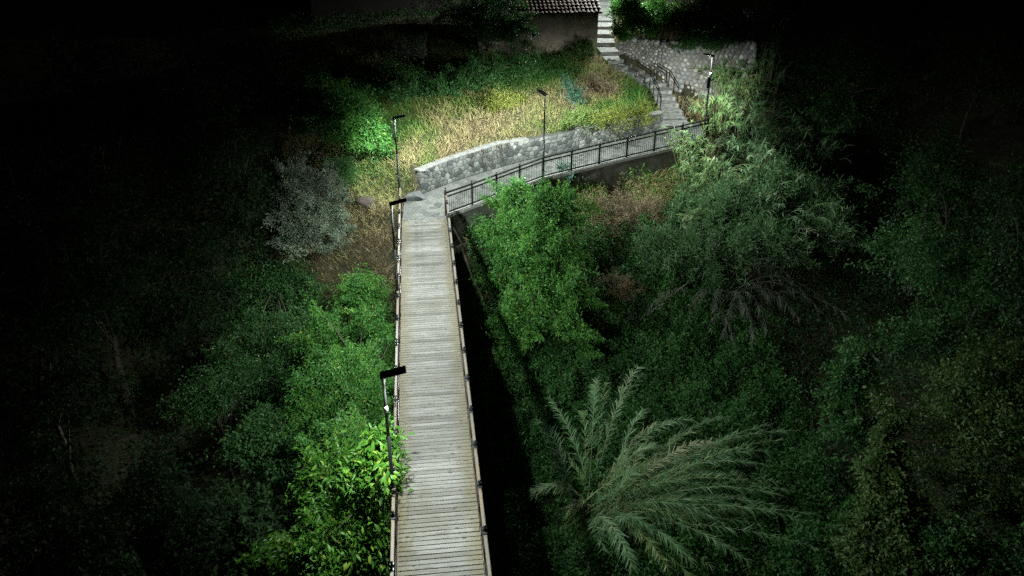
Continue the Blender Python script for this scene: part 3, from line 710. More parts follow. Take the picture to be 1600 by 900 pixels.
def crown_pts(blobs, n, tips, sig, shell=.55, fill=0.0):
    w_ = np.array([b[1][0] * b[1][2] for b in blobs]); w_ = w_ / w_.sum(); P = []; O = []; T = []; K = []
    for (c, r), wt in zip(blobs, w_):
        nt_ = max(6, int(tips * wt)); d = rdir(nt_); d[:, 2] = np.where(d[:, 2] < -.5, -d[:, 2], d[:, 2])
        lump = 1 + .24 * np.sin(d[:, 0] * 5.1 + c[0]) * np.sin(d[:, 2] * 4.3 + c[1]) + .14 * np.sin(d[:, 1] * 7 + c[0]); lump *= np.where(rng.random(nt_) < .16, rng.uniform(1.05, 1.4, nt_), 1)
        rad = rng.uniform(shell ** 2, 1, nt_) ** .5 * lump; tp = c + d * r * rad[:, None]
        k = rng.integers(0, nt_, int(n * wt)); sg = sig * np.mean(r)
        sg = np.clip(sg, .14, .55) * rng.uniform(.6, 1.3, nt_)[k]
        ax = norm(d * (1, 1, .8) + rng.normal(0, .45, d.shape) + np.array((0, 0, .15)))[k]; along = rng.normal(-.35, 1.0, len(k))     # leafy sprays that point outward
        p = tp[k] + ax * (along * sg * 1.75)[:, None] + rng.normal(size=(len(k), 3)) * (sg * np.clip(.72 - .22 * along, .2, 1.1))[:, None] * (1, 1, .8)
        P.append(p); O.append(norm(p - c)); T.append(tp); K.append(rng.uniform(0, 1, nt_)[k])
    return np.concatenate(P), np.concatenate(O), np.concatenate(T), np.concatenate(K)
def skeleton(base, top, tips, r0, nl):
    mb = MB(); base = np.array(base); top = np.array(top); h = np.linalg.norm(top - base)
    k = 7; tr = [base + (top - base) * i / (k - 1) + (rng.normal(0, h * .018, 3) * (1, 1, 0) if 0 < i else 0) for i in range(k)]
    mb.tube(tr, np.linspace(r0, r0 * .35, k), 7)
    for tp in tips[rng.permutation(len(tips))[:nl]]:
        f = rng.uniform(.35, .95); a = tr[0] + (np.array(tr[-1]) - tr[0]) * f; ii_ = f * (k - 1); a = tr[int(ii_)] + (tr[min(k - 1, int(ii_) + 1)] - tr[int(ii_)]) * (ii_ % 1)
        m_ = (a + tp) / 2 + np.array((0, 0, .12 * np.linalg.norm(tp - a))) + rng.normal(0, .06 * np.linalg.norm(tp - a), 3)
        t = np.linspace(0, 1, 6)[:, None]; mb.tube((1 - t) ** 2 * a + 2 * t * (1 - t) * m_ + t * t * tp, np.linspace(r0 * .38 * (1.1 - f * .5), .008, 6), 4, False)
    return mb
def tree(name, label, cat, group, blobs, mat, n, leaf, tips=140, sig=.17, shell=.5, r0=.13, nl=26, up=.55, droop=.25, base=None, base_z=None, tone=0.0):
    blobs = [blob(*b) for b in blobs]; c0 = blobs[0][0]
    bx, by = (base if base is not None else (c0[0], c0[1])); bz = tz1(bx, by) - .15 if base_z is None else base_z
    root = thing(name, (bx, by, bz), label, cat, group); o = np.array((bx, by, bz))
    P, O, T, K = crown_pts(blobs, n, tips, sig, shell)
    g = tz(P[:, :2]); ok = P[:, 2] > g + .05; P, O, K = P[ok], O[ok], K[ok]; n = len(P)
    D = norm(O * .6 + rng.normal(0, .75, (n, 3)) - np.array((0, 0, droop))); Nn = norm(rng.normal(0, .6, (n, 3)) + O * .35 + np.array((0, 0, up)))
    L = leaf[0] * rng.uniform(.5, 1.5, n); V, F3 = diamonds(P - o, D, Nn, L, L * leaf[1])
    var = np.clip(.18 + .45 * K + rng.normal(0, .16, n) + tone, 0, 1); var = np.where(rng.random(n) < .015, 1.0, np.minimum(var, .9))
    link('crown', np_mesh('crown', V, F3, mat, np.repeat(var, 4)), root)
    top = blobs[0][0] + (0, 0, blobs[0][1][2] * .35)
    skeleton(np.zeros(3), top - o, T - o, r0, nl).build('trunk', M['bark'], root)
    return root
GL, GR, GT = 'trees and shrubs on the left bank', 'trees and shrubs right of the boardwalk', 'bushes on the upper slope'

# left bank
tree('silver_tree', 'silvery grey-leaved tree on the left bank beside the brown boulder', 'tree', GL, [(488, 330, .0, 50, 52), (515, 295, .7, 30, 42), (465, 278, .9, 24, 40), (485, 378, -.9, 50, 34), (455, 350, -.4, 34, 50), (520, 350, -.4, 30, 40)], LF['silver'], 34000, (.12, .3), 190, .12, .45, .09, 40, .4, .1)
tree('ivy_bush', 'bright green leafy thicket on the slope behind the far left lamp', 'bush', GL, [(548, 195, 2.7, 48, 50), (575, 215, 2.2, 28, 42), (505, 170, 3.2, 40, 42)], LF['bright'], 26000, (.12, .62), 170, .17, .4, .05, 20, tone=-.12)
tree('feathery_bush', 'small soft green bush between the silver tree and the ivy thicket', 'bush', GL, [(533, 272, .9, 22, 24)], LF['deep'], 7000, (.09, .25), 60, .22, .2, .03, 10, .3, -.3)
tree('dark_shrub', 'dull dark green tree left of the bright leafy one', 'tree', GL, [(430, 455, -3.2, 52, 52), (465, 540, -3.6, 46, 60), (410, 540, -4, 50, 50), (440, 600, -4.2, 30, 60), (480, 470, -3.4, 26, 40), (380, 470, -3.6, 30, 46)], LF['deep'], 28000, (.11, .5), 240, .2, .5, .1, 30)
tree('leafy_tree', 'bright leafy green tree close beside the left railing, below the halfway lamp', 'tree', GL, [(548, 600, -1.9, 52, 60), (560, 470, -2.3, 40, 42), (578, 520, -1.9, 30, 40), (500, 640, -2.6, 44, 60), (585, 640, -2.2, 26, 60), (520, 540, -2.8, 44, 46), (540, 700, -2.0, 50, 40), (600, 560, -2.8, 16, 50)], LF['bright'], 78000, (.11, .45), 330, .14, .45, .14, 46)
tree('dim_tree', 'small dim tree with sparse foliage, second clump from the leafy tree', 'tree', GL, [(335, 615, -3.2, 58, 34), (375, 590, -3.2, 38, 30), (310, 640, -3.8, 40, 26), (350, 570, -3.2, 26, 30)], LF['deep'], 12000, (.10, .55), 150, .22, .5, .09, 24)
tree('dim_tree', 'dim round shrub just below the black gap in the left foliage', 'tree', GL, [(425, 690, -3.3, 42, 36), (382, 705, -3.6, 36, 34), (450, 720, -3.8, 30, 40), (410, 660, -3.4, 26, 24)], LF['deep'], 12000, (.11, .55), 140, .22, .5, .08, 20)
# large-leaved tree beside the nearest lamp: its biggest leaves are pieces of their own
wal = tree('broadleaf_tree', 'glossy large-leaved tree at the nearest lamp, lit yellow green', 'tree', GL, [(578, 755, .2, 44, 60), (520, 860, -1.2, 80, 66), (590, 860, -1.4, 38, 60), (515, 745, -1.3, 42, 44), (592, 700, .9, 20, 30)], LF['walnut'], 20000, (.17, .38), 230, .16, .55, .13, 60, .5, .45)
big_leaf = []
for k in range(7):
    L = (.25, .29, .22, .27, .31, .24, .28)[k]; wv = L * (.36, .4, .42, .34, .38, .44, .36)[k]; V = []; prof = (0.06, .62, 1.0, .72, 0.02)
    for i, t in enumerate(np.linspace(0, 1, 5)):
        zz = -L * (.28 + .05 * (k % 3)) * t * t; x = L * t
        V += [(x, -wv / 2 * prof[i], zz + wv * .14 * prof[i]), (x, 0, zz), (x, wv / 2 * prof[i], zz + wv * .14 * prof[i])]
    T = []
    for i in range(4): T += [(3 * i, 3 * i + 3, 3 * i + 4), (3 * i, 3 * i + 4, 3 * i + 1), (3 * i + 1, 3 * i + 4, 3 * i + 5), (3 * i + 1, 3 * i + 5, 3 * i + 2)]
    big_leaf.append(np_mesh('leaf', np.array(V), np.array(T), LF['walnut'], np.full(15, (.2, .45, .6, .75, .5, .9, .35)[k])))
wo = np.array(wal.location)
cl = [(590, 695, 1.3, 26, 24, 60), (600, 730, .9, 18, 26, 60), (570, 690, .7, 26, 22, 30), (505, 715, -.6, 24, 20, 30), (596, 775, .5, 18, 40, 30), (605, 745, 1.4, 12, 30, 40), (560, 850, -.3, 50, 40, 50), (520, 850, -.3, 50, 40, 40)]
for px, py, z, rx, ry, nn_ in cl:
    c, r = blob(px, py, z, rx, ry)
    for k in range(nn_):
        d = rdir(1)[0]; d[2] = abs(d[2]) if d[2] > -.6 else d[2]; p = c + d * r * rng.uniform(.6, 1.05)
        o = link('leaf', big_leaf[rng.integers(7)], wal, p - wo)
        o.rotation_euler = (rng.normal(0, .45), rng.uniform(-.1, .9), math.atan2(d[1], d[0]) + rng.normal(0, .7)); s = rng.uniform(.6, 1.0); o.scale = (s, s, s)
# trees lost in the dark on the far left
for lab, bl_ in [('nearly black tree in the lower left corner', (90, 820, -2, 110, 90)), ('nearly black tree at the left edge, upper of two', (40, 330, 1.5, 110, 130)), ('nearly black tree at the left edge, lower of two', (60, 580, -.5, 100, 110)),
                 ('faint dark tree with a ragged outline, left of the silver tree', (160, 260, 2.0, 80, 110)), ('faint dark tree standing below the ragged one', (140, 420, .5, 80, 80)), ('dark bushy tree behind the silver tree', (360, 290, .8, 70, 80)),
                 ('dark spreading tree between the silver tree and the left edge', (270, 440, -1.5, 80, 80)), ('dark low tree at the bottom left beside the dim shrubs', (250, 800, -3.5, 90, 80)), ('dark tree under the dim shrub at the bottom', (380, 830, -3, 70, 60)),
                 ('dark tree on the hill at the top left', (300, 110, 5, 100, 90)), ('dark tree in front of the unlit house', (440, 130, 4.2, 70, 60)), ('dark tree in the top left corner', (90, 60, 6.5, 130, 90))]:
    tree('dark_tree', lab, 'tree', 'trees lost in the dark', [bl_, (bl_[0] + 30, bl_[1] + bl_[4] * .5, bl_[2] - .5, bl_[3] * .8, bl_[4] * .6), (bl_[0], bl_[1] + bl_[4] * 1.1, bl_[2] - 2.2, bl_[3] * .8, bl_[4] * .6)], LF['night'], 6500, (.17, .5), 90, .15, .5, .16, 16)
# upper slope
tree('hedge_bush', 'dark blue-green bush below the corner of the old house', 'bush', GT, [(720, 132, 3.5, 30, 24), (755, 122, 3.6, 34, 28), (800, 112, 3.8, 36, 18), (830, 104, 3.9, 20, 12), (690, 140, 3.3, 24, 20)], LF['deep'], 26000, (.12, .5), 190, .17, .4, .06, 20, tone=.1)
tree('shaded_tree', 'dark tree hanging in front of the left part of the old house', 'tree', GT, [(760, 42, 5.6, 52, 42), (810, 52, 5.3, 34, 34), (715, 20, 6.2, 46, 32), (800, 10, 6.6, 36, 20)], LF['deep'], 15000, (.14, .45), 110, .14, .5, .1, 34)
tree('corner_bush', 'low dark bush against the right corner of the old house', 'bush', GT, [(912, 78, 4.0, 20, 15), (890, 92, 3.6, 22, 10)], LF['olive'], 5000, (.12, .5), 50, .2, .3, .04, 10)
tree('step_bush', 'big leafy bush hanging over the right side of the upper steps', 'bush', GT, [(1010, 34, 5.6, 40, 32), (975, 15, 6.2, 26, 24), (968, 55, 5.0, 16, 15)], LF['bright'], 15000, (.15, .5), 110, .16, .45, .07, 24, tone=-.05)
tree('wall_bush', 'dim bush growing above the cobble wall', 'bush', GT, [(1120, 62, 5.1, 40, 14), (1075, 66, 4.9, 24, 10)], LF['deep'], 5500, (.13, .5), 60, .2, .3, .04, 10)
tree('grey_bush', 'thin grey bush in the shade above the hedge bush', 'bush', GT, [(645, 82, 4.6, 30, 18)], LF['silver'], 1500, (.13, .4), 30, .2, .3, .04, 12)
tree('hill_bush', 'dark green bush on the slope left of the hedge bush', 'bush', GT, [(640, 140, 3.4, 40, 26), (600, 130, 3.5, 40, 26)], LF['deep'], 14000, (.12, .5), 90, .18, .35, .05, 14)
tree('teal_sapling', 'blue-green sapling alone in the dry grass of the slope', 'sapling', GT, [(896, 148, 3.2, 12, 14), (888, 128, 3.7, 7, 12), (903, 155, 2.9, 10, 8)], LF['teal'], 900, (.13, .5), 30, .2, .3, .025, 12)
for lab, bl_ in [('yellow-green weed clump behind the right part of the grey wall', (965, 185, 2.5, 34, 11)), ('green weed clump beside the teal sapling and the wall top', (915, 186, 2.3, 26, 12)),
                 ('yellow-green weed clump below the hedge bush', (782, 160, 3.0, 22, 12)), ('thin weeds in front of the lower steps rail', (1000, 172, 1.9, 12, 8))]:
    px_, py_, z_, rx_, ry_ = bl_
    bs = [bl_] + [(px_ + rng.uniform(-1.5, 1.5) * rx_, py_ + rng.uniform(-.9, .9) * ry_, z_ - .25, rx_ * rng.uniform(.3, .6), ry_ * rng.uniform(.4, .8)) for _ in range(5)]
    tree('weed_clump', lab, 'weeds', GT, bs, LF['weed'] if 'teal' in lab or 'posts' in lab else LF['yellow'], 5000, (.13, .2), 110, .3, .1, .02, 8, .2, -.6)
tree('dry_shrub', 'withered dark brown shrub right of the teal sapling', 'shrub', GT, [(945, 142, 2.7, 22, 10), (928, 124, 3.1, 18, 8)], LF['brown'], 5000, (.10, .25), 60, .2, .3, .03, 26, .2, -.1, tone=-.25)

# right of the boardwalk
tree('bushy_tree', 'tall bright green tree in front of the ramp railing', 'tree', GR, [(835, 400, -1.2, 72, 66), (812, 325, .1, 50, 44), (872, 340, -.3, 46, 46), (780, 385, -1.2, 36, 50), (860, 470, -2.6, 62, 60), (820, 520, -3.6, 56, 52), (885, 520, -3.6, 42, 50)], LF['bright'], 80000, (.135, .4), 260, .125, .45, .15, 70, .5, .4)
tree('low_shrub', 'low green shrub under the bushy tree at the edge of the bridge shadow', 'shrub', GR, [(800, 575, -5.2, 36, 34), (850, 600, -5.6, 50, 36), (835, 655, -6.4, 34, 40)], LF['bramble'], 22000, (.11, .5), 120, .17, .4, .06, 20)
tree('withered_bush', 'rust brown withered bush below the ramp footing', 'bush', GR, [(950, 328, -1.6, 44, 26), (995, 338, -1.6, 46, 26), (915, 318, -1.6, 30, 18), (970, 352, -2.1, 50, 18)], LF['brown'], 26000, (.11, .22), 160, .15, .45, .04, 60, .1, -.2)
tree('withered_bush', 'small dull brown bush in the greenery right of the bushy tree', 'bush', GR, [(962, 452, -3.6, 30, 22)], LF['brown'], 7000, (.10, .22), 70, .18, .4, .03, 24, .1, -.2, tone=-.15)
tree('yellow_weed', 'yellow-green weed tuft in front of the ramp kerb', 'weeds', GR, [(955, 287, -1.0, 26, 14), (1000, 275, -.6, 26, 14)], LF['yellow'], 7000, (.12, .3), 60, .22, .2, .02, 8, .2, -.5)
tree('teal_sapling', 'small blue-green sapling poking up against the ramp railing', 'sapling', GR, [(880, 285, -.4, 14, 26)], LF['teal'], 3000, (.11, .55), 40, .2, .3, .02, 8)
for lab, bl_, mt, nn_ in [('column-shaped green sapling standing alone right of the arching canes', [(1338, 570, -2.6, 22, 44), (1320, 620, -3.4, 30, 46), (1330, 680, -4.5, 34, 40)], 'deep', 13000),
                          ('pointed young tree with a thin tip, between the plume clump and the right edge', [(1388, 775, -3.2, 52, 30), (1386, 735, -2.6, 40, 26), (1385, 700, -2.1, 28, 22), (1384, 668, -1.7, 17, 20), (1384, 640, -1.3, 8, 18), (1392, 820, -3.9, 66, 34), (1396, 870, -4.6, 80, 40)], 'olive', 30000),
                          ('broad dark tree at the right edge beside the pointed young tree', [(1530, 660, -1.6, 80, 90), (1580, 620, -.8, 60, 90), (1490, 620, -1.6, 44, 50), (1530, 780, -4.2, 90, 60)], 'olive', 28000),
                          ('leafy shrub in the lower right corner', [(1480, 865, -4, 60, 40), (1570, 880, -4, 40, 34)], 'deep', 10000),
                          ('big dim tree standing behind the reeds, right of them', [(1455, 300, .6, 60, 90), (1480, 430, -1, 80, 80), (1420, 400, -1.2, 40, 70), (1465, 530, -3.6, 80, 60)], 'deep', 24000),
                          ('dark tree filling the right edge above the broad one', [(1570, 350, .5, 70, 110), (1560, 450, -.5, 60, 80)], 'deep', 9000),
                          ('dark tree in the top right corner', [(1530, 110, 3.5, 100, 90)], 'olive', 8000),
                          ('dark tree on the slope behind the reeds', [(1340, 110, 3.2, 80, 60), (1300, 180, 2, 50, 40)], 'deep', 9000),
                          ('dark tree above the cobble wall at the top edge', [(1240, 20, 5.8, 60, 30)], 'deep', 6000),
                          ('dark bush above the cobble wall beside the big leafy bush', [(1075, 25, 6.0, 34, 24), (1110, 10, 6.4, 30, 20)], 'olive', 6000)]:
    tree('dim_tree', lab, 'tree', GR, bl_, LF[mt], nn_, (.14, .5), 170, .15, .45, .11, 34)

# ------------------------------------------------------------------ canes and reeds
def cane(path, mat, parent, o, leaves, L, wd, t0=.25, stem_r=.014, droop=.5, spread=.75, name='cane'):
    a, m_, b = (np.array(p) for p in path)
    t = np.linspace(0, 1, 12)[:, None]; S = (1 - t) ** 2 * a + 2 * t * (1 - t) * m_ + t * t * b
    sv, sf = tube_np(S - o, np.linspace(stem_r, stem_r * .25, 12), 3, False)
    sv = np.array(sv); sf = np.array(sf); sf = np.concatenate([sf[:, (0, 1, 2)], sf[:, (0, 2, 3)]])
    tt_ = t0 + (1 - t0) * rng.uniform(0, 1, leaves) ** .8 * .97; tt_ = tt_[:, None]
    P = (1 - tt_) ** 2 * a + 2 * tt_ * (1 - tt_) * m_ + tt_ * tt_ * b; D = norm(2 * (1 - tt_) * (m_ - a) + 2 * tt_ * (b - m_))
    sd_ = np.cross(D, np.array((0, 0, 1.0))); sd_ = norm(sd_) * np.where(np.arange(leaves) % 2, 1, -1)[:, None]
    DD = norm(D * .85 + sd_ * spread * rng.uniform(.5, 1.2) + rng.normal(0, .17, (leaves, 3)))
    ln = L * rng.uniform(.6, 1.15, leaves) * (1.15 - .55 * np.abs(tt_[:, 0] - .6) * 1.6)
    V, T, m3 = straps(P - o, DD, ln, wd * rng.uniform(.7, 1.2, leaves), .18, droop * rng.uniform(.4, 1.3, leaves), 3)
    var = np.repeat(np.clip(rng.normal(.42, .2, leaves) + rng.normal(0, .16) + (.3 if rng.random() < .08 else 0), 0, 1), m3)
    k = len(sv); V = np.concatenate([sv, V]); T = np.concatenate([sf, T + k]); var = np.concatenate([np.full(k, .95), var])
    link(name, np_mesh(name, V, T, mat, var), parent)
def grow(base, lean, h, tipdrop):
    b = np.array(base); l = np.array((lean[0], lean[1], 0.0)); return b, b + l * .28 + np.array((0, 0, h)), b + l + np.array((0, 0, h * (1 - tipdrop)))
# the big clump of arching plumes, lower right
cb = at(918, 798, -7.0); cbz = tz1(cb[0], cb[1])
clump = thing('cane_clump', (cb[0], cb[1], cbz), 'large clump of pale arching canes fanning out to the lower right', 'canes', 'giant cane clumps'); o = np.array(clump.location)
tips_ = [(1000, 572, -3.4), (1010, 640, -3.8), (1060, 655, -4), (1120, 652, -4.2), (1090, 690, -4.4), (1185, 662, -4.4), (1225, 672, -4.6), (1150, 700, -4.7), (1180, 705, -4.8), (1125, 742, -5.0), (1172, 726, -4.9), (1080, 760, -5.2),
         (1200, 775, -5.2), (1260, 806, -5.4), (1238, 815, -5.5), (1150, 800, -5.5), (1190, 790, -5.4), (1110, 820, -5.7), (840, 655, -5.6), (856, 620, -5.2), (990, 890, -5.4), (1060, 880, -5.8),
         (1020, 830, -5.8), (1150, 880, -6), (830, 770, -5.8), (1040, 700, -4.6), (1000, 740, -5), (930, 600, -3.8)]
for i, (px, py, z) in enumerate(tips_):
    px = px + (24 if px > 1040 else 0)
    tp = at(px, py, z); b = o + np.array((*rng.normal(0, .42, 2), 0)); mid = b + (tp - b) * .42; mid[2] = tp[2] + rng.uniform(.4, 1.2)
    cane((b, mid, tp), LF['pale_cane'], clump, o, 130, .52, .026, .3, .022, .6, .62)
    for k in range(3 if px > 990 else 1):
        t2 = tp + rng.normal(0, .6, 3) * (1, 1, .5) - (tp - b) * rng.uniform(.05, .4); m2 = b + (t2 - b) * .42; m2[2] = t2[2] + rng.uniform(.3, 1.0)
        cane((b + rng.normal(0, .2, 3) * (1, 1, 0), m2, t2), LF['cane' if i % 2 else 'pale_cane'], clump, o, 80, .42, .022, .22, .012, .5, .75)
# dry grey clump that droops behind it
db = at(1125, 462, -4.6); dz = tz1(db[0], db[1]); dry = thing('cane_clump', (db[0], db[1], dz), 'drooping grey half-dry canes between the reeds and the dark trees', 'canes', 'giant cane clumps'); o = np.array(dry.location)
for px, py, z in [(1180, 540, -5.4), (1150, 545, -5.6), (1165, 500, -5), (1205, 470, -4.6), (1225, 480, -4.6), (1250, 500, -4.8), (1305, 515, -5), (1330, 500, -4.8), (1260, 460, -4.2), (1220, 440, -4), (1190, 430, -3.8), (1290, 470, -4.4), (1000, 500, -5.2), (1130, 530, -5.6),
                  (1110, 520, -5.6), (1200, 520, -5.2), (1240, 440, -3.9), (1160, 410, -3.2), (1100, 400, -3.0), (1075, 500, -5.4), (1280, 430, -3.8)]:
    tp = at(px, py, z + .9); b = o + np.array((*rng.normal(0, .4, 2), 0)); mid = b + (tp - b) * .5; mid[2] = tp[2] + rng.uniform(1.6, 3.0)
    cane((b, mid, tp), LF['grey_cane'], dry, o, 60, .42, .026, .3, .016, .9, .6)
# reeds: several clumps by the right-hand lamp
def reeds(label, px, py, z, n, rad, h, mat, leaves=26, L=.55, lean=1.2, wd=.04):
    c = at(px, py, z); g = tz1(c[0], c[1]); root = thing('reed_clump', (c[0], c[1], g), label, 'reeds', 'reed clumps by the right-hand lamp'); o = np.array(root.location)
    for i in range(n):
        a = rng.uniform(0, 2 * math.pi); rr = rad * math.sqrt(rng.uniform(0, 1)); bx, by = o[0] + rr * math.cos(a), o[1] + rr * math.sin(a); bz = tz1(bx, by)
        ln = rng.normal(0, lean * .55, 2) + lean * .5 * np.array((math.cos(a), math.sin(a)))
        cane(grow((bx, by, bz), ln, h * rng.uniform(.75, 1.15) * 1.1, rng.uniform(.05, .3)), mat, root, o, leaves, L, wd, .2, .013, .55, .7, 'reed')
reeds('pale green reeds crowding the lamp in front of the cobble wall', 1135, 210, -.6, 70, .95, 3.0, LF['cane'], 28, .5)
reeds('reeds leaning over the end of the ramp railing', 1112, 262, -1.3, 35, .7, 2.6, LF['cane'], 24, .5)
reeds('reeds at the foot of the cobble wall, right of the lamp', 1180, 190, -.2, 54, 1.1, 3.0, LF['pale_cane'], 26, .5)
reeds('brownish reeds beyond the right end of the cobble wall', 1220, 130, 1.2, 38, 1.1, 2.2, LF['grey_cane'], 24, .5)
reeds('dim reeds at the right side of the reed bed', 1265, 270, -1.6, 54, 1.3, 3.4, LF['pale_cane'], 24, .55)
reeds('tall reeds in the middle of the reed bed', 1175, 290, -1.6, 73, 1.3, 3.3, LF['pale_cane'], 26, .5)
reeds('green reeds below the ramp, left part of the reed bed', 1085, 320, -1.8, 64, 1.2, 2.7, LF['cane'], 26, .42)
reeds('thick green reeds in the lower part of the reed bed', 1130, 380, -2.8, 86, 1.5, 2.9, LF['cane'], 26, .42)
for lab, bs in [('feathery grey-green shrub between the ramp footing and the reeds', [(1095, 300, -1.2, 42, 34), (1075, 335, -1.6, 32, 28), (1115, 350, -1.6, 40, 34)]),
                ('large feathery shrub filling the middle of the reed bed', [(1165, 330, -1.2, 60, 40), (1215, 300, -.8, 50, 40), (1140, 390, -2.2, 56, 44), (1200, 385, -2, 50, 40)]),
                ('feathery shrub below the reeds, above the brambles', [(1070, 405, -2.9, 50, 30), (1035, 385, -2.6, 40, 28)]),
                ('dim feathery shrub at the dark edge of the reed bed', [(1270, 330, -1.6, 50, 40), (1300, 370, -2.2, 40, 34)])]:
    tree('feathery_shrub', lab, 'shrub', GR, bs, LF['feather'], 25000, (.25, .15), 240, .17, .35, .05, 50, .35, -.15)
reeds('reeds filling the hollow under the right-hand lamp', 1170, 245, -1.0, 60, 1.0, 2.6, LF['pale_cane'], 30, .5)
reeds('tall reeds leaning outward above the feathery shrub', 1200, 330, -1.6, 50, 1.4, 4.0, LF['pale_cane'], 30, .5, 2.0)
reeds('dark reeds at the lower right of the reed bed', 1225, 370, -2.6, 57, 1.4, 3.2, LF['pale_cane'], 24, .5)

# ------------------------------------------------------------------ ground cover
def scatter(n, x0, x1, y0, y1):
    return np.stack([rng.uniform(x0, x1, n), rng.uniform(y0, y1, n)], 1)
def pix(P):                              # where world points fall in the picture (used only to choose what grows where)
    d = P - CAM; zc = d @ _f; return 800 + F * (d @ _r) / zc, 450 - F * (d @ _u) / zc
def free(XY, m=.15):
    d, _ = seg_dist(XY, STAIR); k = d > .62 + m
    k &= ~in_poly(XY, PATH_POLY) & ~in_poly(XY, LANDING)
    d, _ = seg_dist(XY, [p for p in WL]); k &= d > .2
    d, _ = seg_dist(XY, COB); k &= d > .6
    hc = np.array(hs.location); a = hs.rotation_euler[2]; q = XY - hc[:2]; lx, ly = q @ (math.cos(a), math.sin(a)), q @ (-math.sin(a), math.cos(a))
    k &= ~((lx > -.3) & (lx < 9) & (ly > -.15) & (ly < 5))
    k &= ~((np.abs(XY[:, 0]) < 1.15) & (XY[:, 1] > 30) & (XY[:, 1] < YE + .5))
    return k
def tuft(base, n_cand, reg, dens, Lr, wd, mat, label, name, tint):
    XY = scatter(n_cand, *reg); XY = XY[free(XY)]; z = tz(XY); P = np.c_[XY, z]; px, py = pix(P)
    k = dens(px, py, P) > rng.random(len(P)); P = P[k]; px, py = px[k], py[k]; n = len(P)
    a = rng.uniform(0, 2 * math.pi, n) + 1.2 * vnoise(P, .9); D = np.stack([np.cos(a), np.sin(a), np.zeros(n)], 1)
    L = rng.uniform(*Lr, n) * (1 + .35 * vnoise(P, 1.1, 3)); el = rng.uniform(.6, 1.6, n)
    V, T, m3 = straps(P - (0, 0, .03), norm(D * .55 + np.array((0, 0, .5)) * el[:, None]), L, wd * rng.uniform(.7, 1.3, n), .25, rng.uniform(.1, .7, n), 2)
    tv = np.clip(tint(px, py, P) + rng.normal(0, .10, n), 0, 1)
    return tag(link(name, np_mesh(name, V, T, mat, np.repeat(tv, m3))), label, kind='stuff')
def g2(px, py, cx, cy, sx, sy): return np.exp(-((px - cx) / sx) ** 2 - ((py - cy) / sy) ** 2)
def hill_tint(px, py, P):
    t = .33 + .2 * vnoise(P, .8) + .10 * vnoise(P, 2.3, 5)
    for cx, cy, sx, sy, a in [(600, 215, 40, 60, .42), (640, 195, 30, 26, .40), (672, 250, 14, 40, .35), (820, 115, 80, 22, .5), (700, 150, 60, 26, .3), (800, 175, 60, 14, .14), (860, 205, 60, 14, .25), (940, 178, 50, 20, .35), (1000, 160, 26, 34, .45), (580, 280, 40, 34, .25),
                              (650, 285, 30, 22, .2), (700, 268, 50, 10, .15), (520, 330, 60, 60, .2), (960, 120, 40, 20, .15), (740, 190, 60, 24, -.12), (950, 140, 30, 14, -.25), (560, 420, 60, 40, -.05), (570, 170, 70, 40, .35), (860, 110, 70, 20, .35), (790, 140, 40, 14, .3), (720, 160, 40, 14, .2), (985, 130, 30, 30, .3), (1000, 185, 50, 14, .35), (840, 190, 30, 20, .12), (690, 215, 30, 20, .15), (950, 165, 30, 16, .2), (880, 120, 30, 30, .1)]: t = t + a * g2(px, py, cx, cy, sx, sy)
    return t
tuft(None, 235000, (-12, 18, 30, 56), lambda px, py, P: ((px > 440) & (px < 1100) & (P[:, 2] > -5.5) & ((py < 330) | (px < 625))).astype(float) * np.clip(.75 + .35 * vnoise(P, 1.3, 2), .25, 1), (.28, .66), .027, LF['grass'], 'dry and green grass covering the hillside and the left bank', 'hill_grass', hill_tint)
tuft(None, 26000, (2, 14, 34, 46), lambda px, py, P: ((px > 690) & (px < 1090) & (py > 280) & (py < 480)).astype(float), (.25, .6), .02, LF['grass'], 'mixed grass on the bank below the ramp', 'bank_grass', lambda px, py, P: .42 + .22 * vnoise(P, .9) - .2 * (px < 790))
def cover(n_cand, reg, dens, hfun, leaf, mat, label, name, up=.6, tone=.0):
    XY = scatter(n_cand, *reg); XY = XY[free(XY, .1)]; z = tz(XY); P = np.c_[XY, z]; px, py = pix(P)
    k = dens(px, py, P) > rng.random(len(P)); P = P[k]; n = len(P); hm = hfun(P)
    cell = np.floor(P[:, :2] / .42 + rng.normal(0, .12, (n, 2))).astype(int); hsh = np.abs(np.sin(cell[:, 0] * 12.9898 + cell[:, 1] * 78.233) * 43758.5453) % 1
    hm = hm * (.5 + .75 * hsh); P[:, 2] += hm * rng.uniform(0, 1, n) ** .5 + rng.exponential(.07, n)
    gap = vnoise(P, 2.4, 9) * .5 + vnoise(P, 5.3, 4) * .5
    P = P[gap > -.5]; n = len(P)
    D = norm(rng.normal(0, .8, (n, 3)) + np.array((0, 0, .1))); Nn = norm(rng.normal(0, .55, (n, 3)) + np.array((0, 0, up)))
    L = leaf[0] * rng.uniform(.6, 1.35, n); V, T = diamonds(P, D, Nn, L, L * leaf[1])
    tv = np.clip(.4 + .25 * vnoise(P, 1.6, 7) + rng.normal(0, .17, n) + tone, 0, .93)
    return tag(link(name, np_mesh(name, V, T, mat, np.repeat(tv, 4))), label, kind='stuff')
lump = lambda a, b, s: (lambda P: a + b * (.5 + .5 * vnoise(P, s, 2.5)))
cover(205000, (2.0, 16, 15, 42), lambda px, py, P: ((P[:, 0] > 1.9 + .04 * (36 - P[:, 1])) & (px < 1330) & (py > 380)).astype(float), lump(.3, 1.9, 1.1), (.145, .55), LF['bramble'], 'low bramble thicket covering the ravine floor right of the boardwalk', 'bramble_cover')
